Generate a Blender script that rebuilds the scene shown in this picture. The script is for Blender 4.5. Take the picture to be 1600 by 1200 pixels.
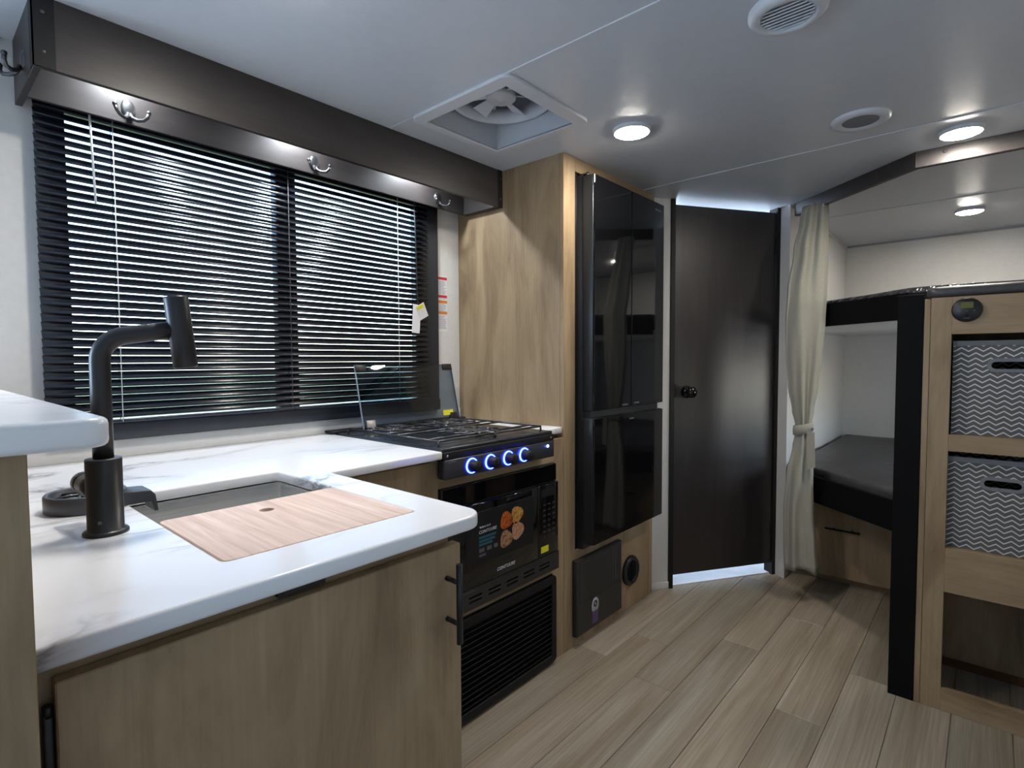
import bpy, bmesh, math, random
from math import sin, cos, pi, radians as rad
from mathutils import Vector, Matrix, noise

for o in list(bpy.data.objects):
    bpy.data.objects.remove(o, do_unlink=True)
S = bpy.context.scene
COL = S.collection
random.seed(4)

# ------------------------------------------------------------------ camera
CAM_F, CAM_YAW, CAM_PITCH, CAM_ROLL = 848.06, rad(41.314), rad(-2.548), rad(-0.274)
cam_data = bpy.data.cameras.new('camera')
cam_data.sensor_width = 36.0
cam_data.lens = CAM_F / 1600 * 36.0
cam_data.clip_start = 0.02
cam = bpy.data.objects.new('camera', cam_data)
COL.objects.link(cam)
_f = Vector((cos(CAM_YAW) * cos(CAM_PITCH), sin(CAM_YAW) * cos(CAM_PITCH), sin(CAM_PITCH)))
_r = Vector((sin(CAM_YAW), -cos(CAM_YAW), 0))
_u = _r.cross(_f)
_r2 = _r * cos(CAM_ROLL) + _u * sin(CAM_ROLL)
_u2 = -_r * sin(CAM_ROLL) + _u * cos(CAM_ROLL)
M = Matrix((( _r2.x, _u2.x, -_f.x, 0), (_r2.y, _u2.y, -_f.y, 0), (_r2.z, _u2.z, -_f.z, 1.18), (0, 0, 0, 1)))
cam.matrix_world = M
S.camera = cam

# ------------------------------------------------------------------ world, daylight, exposure
W = bpy.data.worlds.new('sky')
S.world = W
W.use_nodes = True
wn = W.node_tree
wn.nodes.clear()
wo = wn.nodes.new('ShaderNodeOutputWorld')
wb = wn.nodes.new('ShaderNodeBackground')
ws = wn.nodes.new('ShaderNodeTexSky')
ws.sky_type = 'NISHITA'
ws.sun_disc = False
ws.sun_elevation = rad(38)
ws.sun_rotation = rad(200)
wb.inputs['Strength'].default_value = 1.25
wn.links.new(ws.outputs[0], wb.inputs[0])
wn.links.new(wb.outputs[0], wo.inputs[0])

S.view_settings.view_transform = 'Standard'
S.view_settings.look = 'None'
S.view_settings.gamma = 1.0
S.view_settings.use_curve_mapping = False
S.view_settings.exposure = 0.25


def daylight(name, loc, direction, sx, sy, power, col):
    l = bpy.data.lights.new(name, 'AREA')
    l.shape = 'RECTANGLE'
    l.size, l.size_y, l.energy, l.color = sx, sy, power, col
    o = bpy.data.objects.new(name, l)
    COL.objects.link(o)
    o.location = loc
    o.rotation_euler = Vector(direction).to_track_quat('-Z', 'Z').to_euler()
    return o


SKY_BLUE = (0.55, 0.74, 1.0)
# daylight entering at the openings themselves; the bathroom one shows in the photograph above and below the door
daylight('window_dinette_offscreen', (-1.10, 1.862, 1.32), (0, -1, 0), 1.24, 0.56, 34.0, SKY_BLUE)
daylight('window_bunk_offscreen', (3.25, -0.535, 0.98), (0, 1, 0), 0.56, 0.34, 3.6, (0.88, 0.93, 1.0))
daylight('daylight_bathroom', (3.50, 1.862, 1.765), (0, -1, 0), 0.66, 0.31, 42.0, (0.66, 0.80, 1.0))
sun = bpy.data.lights.new('sun_offscreen', 'SUN')
sun.energy = 7.0
sun.angle = rad(0.6)
sun_o = bpy.data.objects.new('sun_offscreen', sun)
COL.objects.link(sun_o)
sun_o.rotation_euler = Vector((0.25, 0.75, -0.62)).to_track_quat('-Z', 'Y').to_euler()
LED = (1.0, 0.93, 0.84)
LED_COOL = (0.86, 0.93, 1.0)
E_PUCK, E_VALANCE = 205.0, 400.0

# ------------------------------------------------------------------ materials
MATS = {}


def newmat(name):
    m = bpy.data.materials.new(name)
    m.use_nodes = True
    nt = m.node_tree
    nt.nodes.clear()
    out = nt.nodes.new('ShaderNodeOutputMaterial')
    return m, nt, out


def nd(nt, typ, **kw):
    n = nt.nodes.new(typ)
    for k, v in kw.items():
        if k in n.inputs.keys() if hasattr(n.inputs, 'keys') else False:
            n.inputs[k].default_value = v
        else:
            setattr(n, k, v)
    return n


def c4(c):
    return (c[0], c[1], c[2], 1)


def principled(nt, out, col, rough, metal=0.0, spec=0.5):
    p = nt.nodes.new('ShaderNodeBsdfPrincipled')
    p.inputs['Base Color'].default_value = c4(col)
    p.inputs['Roughness'].default_value = rough
    p.inputs['Metallic'].default_value = metal
    p.inputs['Specular IOR Level'].default_value = spec
    nt.links.new(p.outputs[0], out.inputs[0])
    return p


def coords(nt, scale, rnd=0.0):
    tc = nt.nodes.new('ShaderNodeTexCoord')
    mp = nt.nodes.new('ShaderNodeMapping')
    mp.inputs['Scale'].default_value = scale
    src = tc.outputs['Object']
    if rnd:
        oi = nt.nodes.new('ShaderNodeObjectInfo')
        mu = nt.nodes.new('ShaderNodeMath')
        mu.operation = 'MULTIPLY'
        mu.inputs[1].default_value = rnd
        nt.links.new(oi.outputs['Random'], mu.inputs[0])
        ad = nt.nodes.new('ShaderNodeVectorMath')
        ad.operation = 'ADD'
        nt.links.new(src, ad.inputs[0])
        nt.links.new(mu.outputs[0], ad.inputs[1])
        src = ad.outputs[0]
    nt.links.new(src, mp.inputs[0])
    return mp


def noise_tex(nt, mp, scale, detail=4, rough=0.55, dist=0.0):
    n = nt.nodes.new('ShaderNodeTexNoise')
    n.inputs['Scale'].default_value = scale
    n.inputs['Detail'].default_value = detail
    n.inputs['Roughness'].default_value = rough
    n.inputs['Distortion'].default_value = dist
    nt.links.new(mp.outputs[0], n.inputs['Vector'])
    return n


def ramp(nt, src, stops, interp='LINEAR'):
    r = nt.nodes.new('ShaderNodeValToRGB')
    r.color_ramp.interpolation = interp
    e = r.color_ramp.elements
    while len(e) < len(stops):
        e.new(0.5)
    for i, (p, c) in enumerate(stops):
        e[i].position = p
        e[i].color = c4(c)
    nt.links.new(src, r.inputs[0])
    return r


def bump(nt, src, p, strength, dist):
    b = nt.nodes.new('ShaderNodeBump')
    b.inputs['Strength'].default_value = strength
    b.inputs['Distance'].default_value = dist
    nt.links.new(src, b.inputs['Height'])
    nt.links.new(b.outputs[0], p.inputs['Normal'])
    return b


def plain(name, col, rough=0.5, metal=0.0, spec=0.5, vary=0.06, nscale=40, bump_s=0.0, bump_scale=200, bump_d=0.001):
    m, nt, out = newmat(name)
    p = principled(nt, out, col, rough, metal, spec)
    mp = coords(nt, (1, 1, 1))
    n = noise_tex(nt, mp, nscale, 3)
    a, b = 1 - vary, 1 + vary
    r = ramp(nt, n.outputs['Fac'], [(0.3, [min(1, x * a) for x in col]), (0.7, [min(1, x * b) for x in col])])
    nt.links.new(r.outputs[0], p.inputs['Base Color'])
    if bump_s:
        n2 = noise_tex(nt, mp, bump_scale, 2)
        bump(nt, n2.outputs['Fac'], p, bump_s, bump_d)
    MATS[name] = m
    return m


def wood(name, axis, tones, rough=0.5, long=1.7, cross=7.0, spec=0.4, dist=0.9):
    m, nt, out = newmat(name)
    p = principled(nt, out, tones[1], rough, 0, spec)
    sc = [cross] * 3
    sc[axis] = long
    mp = coords(nt, sc, 7.0)
    n = noise_tex(nt, mp, 1.0, 6, 0.62, dist)
    lo, mid, hi = tones
    r = ramp(nt, n.outputs['Fac'], [(0.28, lo), (0.5, mid), (0.72, hi)])
    sc2 = [150.0] * 3
    sc2[axis] = 4.0
    mp2 = coords(nt, sc2, 3.0)
    n2 = noise_tex(nt, mp2, 1.0, 3)
    r2 = ramp(nt, n2.outputs['Fac'], [(0.32, (0.88, 0.87, 0.86)), (0.6, (1.03, 1.03, 1.03))])
    mx = nt.nodes.new('ShaderNodeMixRGB')
    mx.blend_type = 'MULTIPLY'
    mx.inputs[0].default_value = 0.75
    nt.links.new(r.outputs[0], mx.inputs[1])
    nt.links.new(r2.outputs[0], mx.inputs[2])
    nt.links.new(mx.outputs[0], p.inputs['Base Color'])
    bump(nt, n2.outputs['Fac'], p, 0.12, 0.001)
    MATS[name] = m
    return m


OAK = ((0.195, 0.132, 0.074), (0.325, 0.232, 0.136), (0.415, 0.308, 0.192))
wood('oak_vertical', 2, OAK)
wood('oak_along', 0, OAK)
wood('oak_across', 1, OAK)
CH = ((0.026, 0.022, 0.021), (0.035, 0.030, 0.029), (0.046, 0.040, 0.038))
wood('charcoal_wood', 0, CH, rough=0.42, cross=9)
wood('door_laminate', 2, ((0.020, 0.0175, 0.0175), (0.027, 0.024, 0.024), (0.034, 0.030, 0.030)), rough=0.38, cross=16, spec=0.5)
wood('bamboo', 1, ((0.50, 0.34, 0.26), (0.66, 0.49, 0.40), (0.78, 0.62, 0.53)), rough=0.5, long=2.5, cross=46)
wood('brown_rail', 1, ((0.07, 0.03, 0.01), (0.11, 0.05, 0.018), (0.15, 0.07, 0.03)), rough=0.5)

plain('wall_paint', (0.66, 0.65, 0.63), 0.55, vary=0.03, nscale=60, bump_s=0.08, bump_scale=350, bump_d=0.0006)
plain('ceiling_panel', (0.60, 0.64, 0.69), 0.32, vary=0.02, nscale=30, bump_s=0.45, bump_scale=300, bump_d=0.0008)
plain('white_trim', (0.68, 0.68, 0.67), 0.4, vary=0.02)
plain('white_plastic', (0.62, 0.65, 0.69), 0.35, vary=0.02)
plain('grey_plastic', (0.30, 0.31, 0.33), 0.4, vary=0.04)
plain('speaker_mesh', (0.20, 0.21, 0.225), 0.6, vary=0.3, nscale=500)
plain('black_plastic', (0.010, 0.010, 0.011), 0.38, vary=0.1)
plain('black_satin', (0.009, 0.009, 0.0095), 0.55, vary=0.1, spec=0.3)
plain('matte_black_metal', (0.018, 0.018, 0.020), 0.36, metal=0.2, vary=0.08)
plain('rinser_grey', (0.050, 0.055, 0.065), 0.4, vary=0.08)
plain('black_gloss', (0.0035, 0.0038, 0.0045), 0.045, vary=0.05, spec=0.5)
plain('fridge_side', (0.020, 0.023, 0.026), 0.33, metal=0.3, vary=0.08)
plain('panel_black', (0.030, 0.032, 0.040), 0.30, vary=0.05)
plain('post_black', (0.0045, 0.0045, 0.005), 0.7, vary=0.1, spec=0.12)
plain('dark_grey_panel', (0.022, 0.021, 0.020), 0.5, vary=0.06)
plain('window_frame', (0.022, 0.026, 0.034), 0.35, vary=0.06)
plain('slat_paint', (0.010, 0.012, 0.018), 0.27, vary=0.06)
plain('cord_white', (0.62, 0.63, 0.62), 0.6)
plain('cord_dark', (0.05, 0.05, 0.06), 0.6)
plain('paper', (0.74, 0.74, 0.76), 0.6, vary=0.02)
plain('paper_grey', (0.42, 0.43, 0.46), 0.6, vary=0.1, nscale=300)
plain('ink_red', (0.55, 0.03, 0.05), 0.5)
plain('ink_orange', (0.65, 0.20, 0.02), 0.5)
plain('ink_yellow', (0.72, 0.68, 0.03), 0.5)
plain('ink_teal', (0.02, 0.10, 0.14), 0.5)
plain('ink_white', (0.62, 0.62, 0.64), 0.5)
plain('ink_grey', (0.10, 0.10, 0.11), 0.5)
plain('ink_faint', (0.022, 0.022, 0.024), 0.5)
plain('ink_violet', (0.10, 0.06, 0.16), 0.5, vary=0.3, nscale=200)
plain('pewter', (0.10, 0.10, 0.105), 0.34, metal=0.9, vary=0.1)
plain('chrome', (0.6, 0.6, 0.6), 0.2, metal=1.0)
plain('bracket_metal', (0.42, 0.41, 0.39), 0.35, metal=0.8)
plain('cast_iron', (0.075, 0.077, 0.085), 0.28, metal=0.7, vary=0.2, nscale=200)
plain('cooktop_steel', (0.045, 0.052, 0.065), 0.24, metal=0.6)
plain('lcd', (0.12, 0.12, 0.02), 0.3)
plain('blanket_vinyl', (0.055, 0.052, 0.053), 0.42, vary=0.08, bump_s=0.35, bump_scale=9, bump_d=0.02)
plain('plastic_wrap', (0.020, 0.020, 0.022), 0.2, vary=0.1, bump_s=0.9, bump_scale=26, bump_d=0.02)
plain('curtain_cloth', (0.32, 0.31, 0.262), 0.85, vary=0.05, nscale=120, bump_s=0.15, bump_scale=700, bump_d=0.0005)
plain('bin_grey', (0.16, 0.165, 0.17), 0.8, vary=0.05)
plain('bin_binding', (0.18, 0.19, 0.20), 0.7, vary=0.05)
plain('bath_vinyl', (0.66, 0.68, 0.72), 0.4, vary=0.1, nscale=9)
plain('lawn_green', (0.27, 0.31, 0.15), 0.9, vary=0.3, nscale=3)
plain('knob_silver', (0.30, 0.31, 0.33), 0.25, metal=0.9)
wood('sink_steel', 0, ((0.56, 0.56, 0.555), (0.66, 0.66, 0.65), (0.74, 0.74, 0.73)), rough=0.32, long=4, cross=120)
_p = [n for n in MATS['sink_steel'].node_tree.nodes if n.type == 'BSDF_PRINCIPLED'][0]
_p.inputs['Metallic'].default_value = 0.45


def emit(name, col, strength):
    m, nt, out = newmat(name)
    e = nt.nodes.new('ShaderNodeEmission')
    e.inputs[0].default_value = c4(col)
    e.inputs[1].default_value = strength
    nt.links.new(e.outputs[0], out.inputs[0])
    MATS[name] = m


emit('puck_glow', LED, E_PUCK)
emit('valance_glow', LED_COOL, E_VALANCE)
emit('ring_glow', (0.022, 0.045, 1.0), 30.0)
emit('led_blue', (0.10, 0.16, 1.0), 22.0)


def glassy(name, tint, fac_min=0.04):
    m, nt, out = newmat(name)
    tr = nt.nodes.new('ShaderNodeBsdfTransparent')
    tr.inputs[0].default_value = c4(tint)
    gl = nt.nodes.new('ShaderNodeBsdfGlossy')
    gl.inputs['Roughness'].default_value = 0.02
    fr = nt.nodes.new('ShaderNodeFresnel')
    fr.inputs[0].default_value = 1.45
    mx = nt.nodes.new('ShaderNodeMixShader')
    nt.links.new(fr.outputs[0], mx.inputs[0])
    nt.links.new(tr.outputs[0], mx.inputs[1])
    nt.links.new(gl.outputs[0], mx.inputs[2])
    nt.links.new(mx.outputs[0], out.inputs[0])
    MATS[name] = m


glassy('lid_glass', (0.60, 0.67, 0.75))
plain('glass_rim', (0.20, 0.26, 0.32), 0.2)
glassy('window_glass', (0.80, 0.84, 0.86))


def floor_mat():
    m, nt, out = newmat('floor_plank')
    p = principled(nt, out, (0.3, 0.26, 0.2), 0.38, 0, 0.45)
    mp = coords(nt, (0.9, 10, 10), 9.0)
    n = noise_tex(nt, mp, 1.0, 5, 0.6, 0.4)
    r = ramp(nt, n.outputs['Fac'], [(0.25, (0.235, 0.190, 0.140)), (0.45, (0.315, 0.270, 0.208)), (0.6, (0.37, 0.330, 0.270)), (0.78, (0.46, 0.425, 0.365))])
    mp2 = coords(nt, (3, 160, 160), 5.0)
    n2 = noise_tex(nt, mp2, 1.0, 3)
    r2 = ramp(nt, n2.outputs['Fac'], [(0.35, (0.80, 0.79, 0.78)), (0.65, (1.06, 1.06, 1.06))])
    oi = nt.nodes.new('ShaderNodeObjectInfo')
    r3 = ramp(nt, oi.outputs['Random'], [(0.0, (0.82, 0.82, 0.80)), (0.5, (0.98, 0.96, 0.94)), (1.0, (1.14, 1.13, 1.12))])
    a = nt.nodes.new('ShaderNodeMixRGB')
    a.blend_type = 'MULTIPLY'
    a.inputs[0].default_value = 1
    b = nt.nodes.new('ShaderNodeMixRGB')
    b.blend_type = 'MULTIPLY'
    b.inputs[0].default_value = 1
    nt.links.new(r.outputs[0], a.inputs[1])
    nt.links.new(r2.outputs[0], a.inputs[2])
    nt.links.new(a.outputs[0], b.inputs[1])
    nt.links.new(r3.outputs[0], b.inputs[2])
    nt.links.new(b.outputs[0], p.inputs['Base Color'])
    bump(nt, n2.outputs['Fac'], p, 0.15, 0.0008)
    MATS['floor_plank'] = m


floor_mat()


def marble_mat():
    m, nt, out = newmat('marble_laminate')
    p = principled(nt, out, (0.75, 0.76, 0.79), 0.22, 0, 0.5)
    mp = coords(nt, (1.2, 2.6, 2.6))
    mp.inputs['Rotation'].default_value = (0, 0, 0.5)
    n = noise_tex(nt, mp, 1.5, 5, 0.55, 1.4)
    sub = nt.nodes.new('ShaderNodeMath')
    sub.operation = 'SUBTRACT'
    sub.inputs[1].default_value = 0.5
    ab = nt.nodes.new('ShaderNodeMath')
    ab.operation = 'ABSOLUTE'
    nt.links.new(n.outputs['Fac'], sub.inputs[0])
    nt.links.new(sub.outputs[0], ab.inputs[0])
    vein = ramp(nt, ab.outputs[0], [(0.0, (0.33, 0.33, 0.335)), (0.014, (0.72, 0.72, 0.735)), (0.06, (1, 1, 1))])
    n2 = noise_tex(nt, mp, 1.1, 3)
    mask = ramp(nt, n2.outputs['Fac'], [(0.48, (0, 0, 0)), (0.62, (1, 1, 1))])
    cl = ramp(nt, n2.outputs['Fac'], [(0.3, (0.86, 0.87, 0.89)), (0.6, (0.80, 0.81, 0.85))])
    mx = nt.nodes.new('ShaderNodeMixRGB')
    mx.blend_type = 'MULTIPLY'
    nt.links.new(mask.outputs[0], mx.inputs[0])
    nt.links.new(cl.outputs[0], mx.inputs[1])
    nt.links.new(vein.outputs[0], mx.inputs[2])
    nt.links.new(mx.outputs[0], p.inputs['Base Color'])
    MATS['marble_laminate'] = m


marble_mat()


def chevron_mat():
    m, nt, out = newmat('chevron_cloth')
    p = principled(nt, out, (0.13, 0.13, 0.14), 0.85)
    tc = nt.nodes.new('ShaderNodeTexCoord')
    sp = nt.nodes.new('ShaderNodeSeparateXYZ')
    nt.links.new(tc.outputs['Object'], sp.inputs[0])

    def mth(op, a, b=None):
        n = nt.nodes.new('ShaderNodeMath')
        n.operation = op
        for i, v in enumerate((a, b)):
            if v is None:
                continue
            if isinstance(v, (int, float)):
                n.inputs[i].default_value = v
            else:
                nt.links.new(v, n.inputs[i])
        return n.outputs[0]
    hor = mth('ADD', sp.outputs['Y'], sp.outputs['X'])
    tri = mth('PINGPONG', mth('ADD', hor, 10.0), 0.0180)
    z = mth('ADD', mth('ADD', sp.outputs['Z'], 10.0), mth('MULTIPLY', tri, 0.66))
    fr = mth('FRACT', mth('DIVIDE', z, 0.0168))
    r = ramp(nt, fr, [(0.0, (0.62, 0.62, 0.61)), (0.25, (0.118, 0.115, 0.113))], 'CONSTANT')
    nt.links.new(r.outputs[0], p.inputs['Base Color'])
    MATS['chevron_cloth'] = m


chevron_mat()


def food_mat(name, stops):
    m, nt, out = newmat(name)
    p = principled(nt, out, (0.4, 0.15, 0.04), 0.4)
    mp = coords(nt, (1, 1, 1))
    v = nt.nodes.new('ShaderNodeTexVoronoi')
    v.inputs['Scale'].default_value = 110
    nt.links.new(mp.outputs[0], v.inputs['Vector'])
    n = noise_tex(nt, mp, 70, 5, 0.7)
    r = ramp(nt, n.outputs['Fac'], stops)
    nt.links.new(r.outputs[0], p.inputs['Base Color'])
    MATS[name] = m


food_mat('food_orange', [(0.36, (0.03, 0.012, 0.010)), (0.46, (0.42, 0.07, 0.010)), (0.58, (0.55, 0.16, 0.02)), (0.68, (0.10, 0.10, 0.03))])
food_mat('food_golden', [(0.34, (0.10, 0.03, 0.01)), (0.46, (0.42, 0.17, 0.03)), (0.56, (0.58, 0.32, 0.08)), (0.68, (0.55, 0.42, 0.24))])
food_mat('food_mixed', [(0.36, (0.06, 0.03, 0.09)), (0.45, (0.45, 0.38, 0.28)), (0.54, (0.48, 0.10, 0.02)), (0.64, (0.50, 0.26, 0.08)), (0.72, (0.06, 0.12, 0.03))])
food_mat('food_brown', [(0.36, (0.08, 0.02, 0.03)), (0.47, (0.30, 0.10, 0.03)), (0.55, (0.46, 0.34, 0.20)), (0.66, (0.26, 0.05, 0.03))])

# ------------------------------------------------------------------ mesh helpers
ORIGIN = {}


class B:
    def __init__(self, m=None):
        self.bm = bmesh.new()
        self.m = m or Matrix.Identity(4)

    def _add(self, tmp, smooth=False):
        if smooth:
            for f in tmp.faces:
                f.smooth = True
        me = bpy.data.meshes.new('tmp')
        tmp.to_mesh(me)
        tmp.free()
        me.transform(self.m)
        self.bm.from_mesh(me)
        bpy.data.meshes.remove(me)
        return self

    def box(self, x0, x1, y0, y1, z0, z1, bev=0.0, seg=2, m=None):
        t = bmesh.new()
        bmesh.ops.create_cube(t, size=1)
        mm = Matrix.Translation(((x0 + x1) / 2, (y0 + y1) / 2, (z0 + z1) / 2)) @ Matrix.Diagonal((x1 - x0, y1 - y0, z1 - z0, 1))
        bmesh.ops.transform(t, matrix=mm, verts=t.verts)
        if bev:
            bmesh.ops.bevel(t, geom=list(t.edges), offset=bev, segments=seg, affect='EDGES', profile=0.5)
            if seg > 1:
                for f in t.faces:
                    f.smooth = True
        if m:
            bmesh.ops.transform(t, matrix=m, verts=t.verts)
        return self._add(t)

    def cyl(self, p0, p1, r0, r1=None, seg=20, cap=True):
        r1 = r0 if r1 is None else r1
        p0, p1 = Vector(p0), Vector(p1)
        d = p1 - p0
        t = bmesh.new()
        bmesh.ops.create_cone(t, cap_ends=cap, segments=seg, radius1=r0, radius2=r1, depth=d.length)
        q = Vector((0, 0, 1)).rotation_difference(d.normalized())
        bmesh.ops.transform(t, matrix=Matrix.Translation((p0 + p1) / 2) @ q.to_matrix().to_4x4(), verts=t.verts)
        for f in t.faces:
            f.smooth = len(f.verts) == 4
        return self._add(t)

    def tube(self, pts, r, seg=10, cap=True):
        pts = [Vector(p) for p in pts]
        rr = r if isinstance(r, (list, tuple)) else [r] * len(pts)
        t = bmesh.new()
        rings = []
        up = None
        for i, p in enumerate(pts):
            a = pts[max(i - 1, 0)]
            b = pts[min(i + 1, len(pts) - 1)]
            d = (b - a).normalized()
            if up is None:
                up = Vector((0, 0, 1)) if abs(d.z) < 0.9 else Vector((1, 0, 0))
            s = d.cross(up).normalized()
            up = s.cross(d).normalized()
            rings.append([t.verts.new(p + (s * cos(2 * pi * k / seg) + up * sin(2 * pi * k / seg)) * rr[i]) for k in range(seg)])
        for i in range(len(rings) - 1):
            for k in range(seg):
                f = t.faces.new((rings[i][k], rings[i][(k + 1) % seg], rings[i + 1][(k + 1) % seg], rings[i + 1][k]))
                f.smooth = True
        if cap:
            t.faces.new(rings[0][::-1])
            t.faces.new(rings[-1])
        bmesh.ops.recalc_face_normals(t, faces=t.faces)
        return self._add(t)

    def lathe(self, prof, center, axis=(0, 0, 1), seg=28, sy=1.0):
        """prof: list of (radius, height) along axis"""
        t = bmesh.new()
        rings = []
        for r, h in prof:
            if r < 1e-6:
                rings.append([t.verts.new((0, 0, h))])
            else:
                rings.append([t.verts.new((r * cos(2 * pi * k / seg), r * sy * sin(2 * pi * k / seg), h)) for k in range(seg)])
        for a, b in zip(rings, rings[1:]):
            for k in range(seg):
                k2 = (k + 1) % seg
                if len(a) == 1 and len(b) == 1:
                    continue
                if len(a) == 1:
                    f = t.faces.new((a[0], b[k2], b[k]))
                elif len(b) == 1:
                    f = t.faces.new((a[k], a[k2], b[0]))
                else:
                    f = t.faces.new((a[k], a[k2], b[k2], b[k]))
                f.smooth = True
        bmesh.ops.recalc_face_normals(t, faces=t.faces)
        q = Vector((0, 0, 1)).rotation_difference(Vector(axis).normalized())
        bmesh.ops.transform(t, matrix=Matrix.Translation(center) @ q.to_matrix().to_4x4(), verts=t.verts)
        return self._add(t)

    def prism(self, poly, z0, z1, holes=(), bev=0.0, seg=3, m=None):
        """extrude a 2D polygon (with holes) from z0 to z1; bevels the rim edges"""
        t = bmesh.new()
        es = []
        for loop in [poly] + list(holes):
            vs = [t.verts.new((x, y, z1)) for x, y in loop]
            es += [t.edges.new((vs[i], vs[(i + 1) % len(vs)])) for i in range(len(vs))]
        bmesh.ops.triangle_fill(t, use_beauty=True, use_dissolve=False, edges=es, normal=(0, 0, 1))
        top = list(t.faces)
        r = bmesh.ops.extrude_face_region(t, geom=top)
        vs = [v for v in r['geom'] if isinstance(v, bmesh.types.BMVert)]
        bmesh.ops.translate(t, verts=vs, vec=(0, 0, z0 - z1))
        bmesh.ops.recalc_face_normals(t, faces=t.faces)
        if bev:
            ed = [e for e in t.edges if len(e.link_faces) == 2 and abs(e.verts[0].co.z - e.verts[1].co.z) < 1e-6
                  and abs(e.link_faces[0].normal.dot(e.link_faces[1].normal)) < 0.2]
            bmesh.ops.bevel(t, geom=ed, offset=bev, segments=seg, affect='EDGES', profile=0.5)
            for f in t.faces:
                f.smooth = abs(f.normal.z) < 0.98
        if m:
            bmesh.ops.transform(t, matrix=m, verts=t.verts)
        return self._add(t)

    def quad(self, a, b, c, d):
        t = bmesh.new()
        t.faces.new([t.verts.new(p) for p in (a, b, c, d)])
        return self._add(t)

    def build(self, name, mat, parent=None):
        me = bpy.data.meshes.new(name)
        self.bm.to_mesh(me)
        self.bm.free()
        lo = Vector((1e9,) * 3)
        hi = -lo
        for v in me.vertices:
            for i in range(3):
                lo[i] = min(lo[i], v.co[i])
                hi[i] = max(hi[i], v.co[i])
        c = (lo + hi) / 2
        c.z = lo.z
        me.transform(Matrix.Translation(-c))
        me.materials.append(MATS[mat])
        o = bpy.data.objects.new(name, me)
        COL.objects.link(o)
        if parent is not None:
            o.parent = parent
            o.location = c - ORIGIN[parent.name]
        else:
            o.location = c
        ORIGIN[o.name] = c
        return o


def tag(o, label, cat, group=None):
    o['label'] = label
    o['category'] = cat
    if group:
        o['group'] = group
    return o


def thing(name, label, cat, loc, group=None):
    o = bpy.data.objects.new(name, None)
    o.empty_display_size = 0.05
    COL.objects.link(o)
    o.location = loc
    ORIGIN[o.name] = Vector(loc)
    return tag(o, label, cat, group)


def struct(o, label=None, cat=None):
    o['kind'] = 'structure'
    if label:
        o['label'] = label
        o['category'] = cat or 'structure'
    return o


def copy_tree(o, loc, label=None, rotz=None):
    def cp(src, parent):
        c = src.copy()
        COL.objects.link(c)
        c.parent = parent
        for ch in src.children:
            cp(ch, c)
        return c
    r = cp(o, None)
    r.location = loc
    ORIGIN[r.name] = Vector(loc)
    if rotz is not None:
        r.rotation_euler = (0, 0, rotz)
    if label:
        r['label'] = label
    return r


def text_mesh(body, size, m, name, mat, parent, extrude=0.0004, shear=0.0):
    cu = bpy.data.curves.new('txt', 'FONT')
    cu.body = body
    cu.size = size
    cu.extrude = extrude
    cu.align_x = 'CENTER'
    cu.align_y = 'CENTER'
    cu.shear = shear
    cu.resolution_u = 2
    o = bpy.data.objects.new('txt', cu)
    COL.objects.link(o)
    dg = bpy.context.evaluated_depsgraph_get()
    me = bpy.data.meshes.new_from_object(o.evaluated_get(dg))
    bpy.data.objects.remove(o)
    b = B()
    me.transform(m)
    b.bm.from_mesh(me)
    bpy.data.meshes.remove(me)
    return b.build(name, mat, parent)


def face_minus_y(x, y, z):
    """matrix: text xy plane -> world XZ plane read from -Y"""
    return Matrix.Translation((x, y, z)) @ Matrix.Rotation(pi / 2, 4, 'X')


def face_minus_x(x, y, z):
    return Matrix.Translation((x, y, z)) @ Matrix.Rotation(-pi / 2, 4, 'Z') @ Matrix.Rotation(pi / 2, 4, 'X')


ZC = 1.98      # ceiling
YW = 1.85      # window wall
YR = -0.52     # opposite wall
XE = 4.55      # rear wall
XF = -2.40     # front wall
T = 0.05

# ------------------------------------------------------------------ floor
fl = struct(B().box(XF, XE, YR, YW, -0.06, -0.008).build('floor', 'floor_plank'), 'taupe wood plank floor of the trailer', 'floor')
rows_y = [0.065 + 0.15 * k for k in range(-4, 9)]
joint = {2: [1.925], 1: [2.29], 3: [1.05, 2.65]}
PL = 1.22
plank_mesh = {}
for ri, y in enumerate(rows_y):
    start = XF + random.random() * 0.9 - 0.9
    if ri == 6:
        start = 1.925 - 4 * PL
    if ri == 5:
        start = 2.32 - 4 * PL
    if ri == 7:
        start = 2.66 - 5 * PL
    x = start
    while x < XE:
        a, b_ = max(x, XF), min(x + PL, XE)
        y0, y1 = max(y, YR), min(y + 0.15, YW)
        if b_ - a > 0.02 and y1 - y0 > 0.01:
            B().box(a + 0.0006, b_ - 0.0006, y0 + 0.0007, y1 - 0.0007, -0.008, 0.0, 0.0012, 1).build('plank', 'floor_plank', fl)
        x += PL

# ------------------------------------------------------------------ walls
WX0, WX1, WZ0, WZ1 = 0.305, 1.50, 1.005, 1.845   # main window hole
BX0, BX1, BZ0, BZ1 = 3.15, 3.85, 1.60, 1.93      # bathroom window hole


def wall_with_holes_xz(x0, x1, z0, z1, y0, y1, holes):
    b = B()
    xs = sorted({x0, x1, *[h[0] for h in holes], *[h[1] for h in holes]})
    for a, c in zip(xs, xs[1:]):
        hs = [h for h in holes if h[0] <= a + 1e-6 and h[1] >= c - 1e-6]
        if not hs:
            b.box(a, c, y0, y1, z0, z1)
        for h in hs:
            b.box(a, c, y0, y1, z0, h[2])
            b.box(a, c, y0, y1, h[3], z1)
    return b


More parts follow.
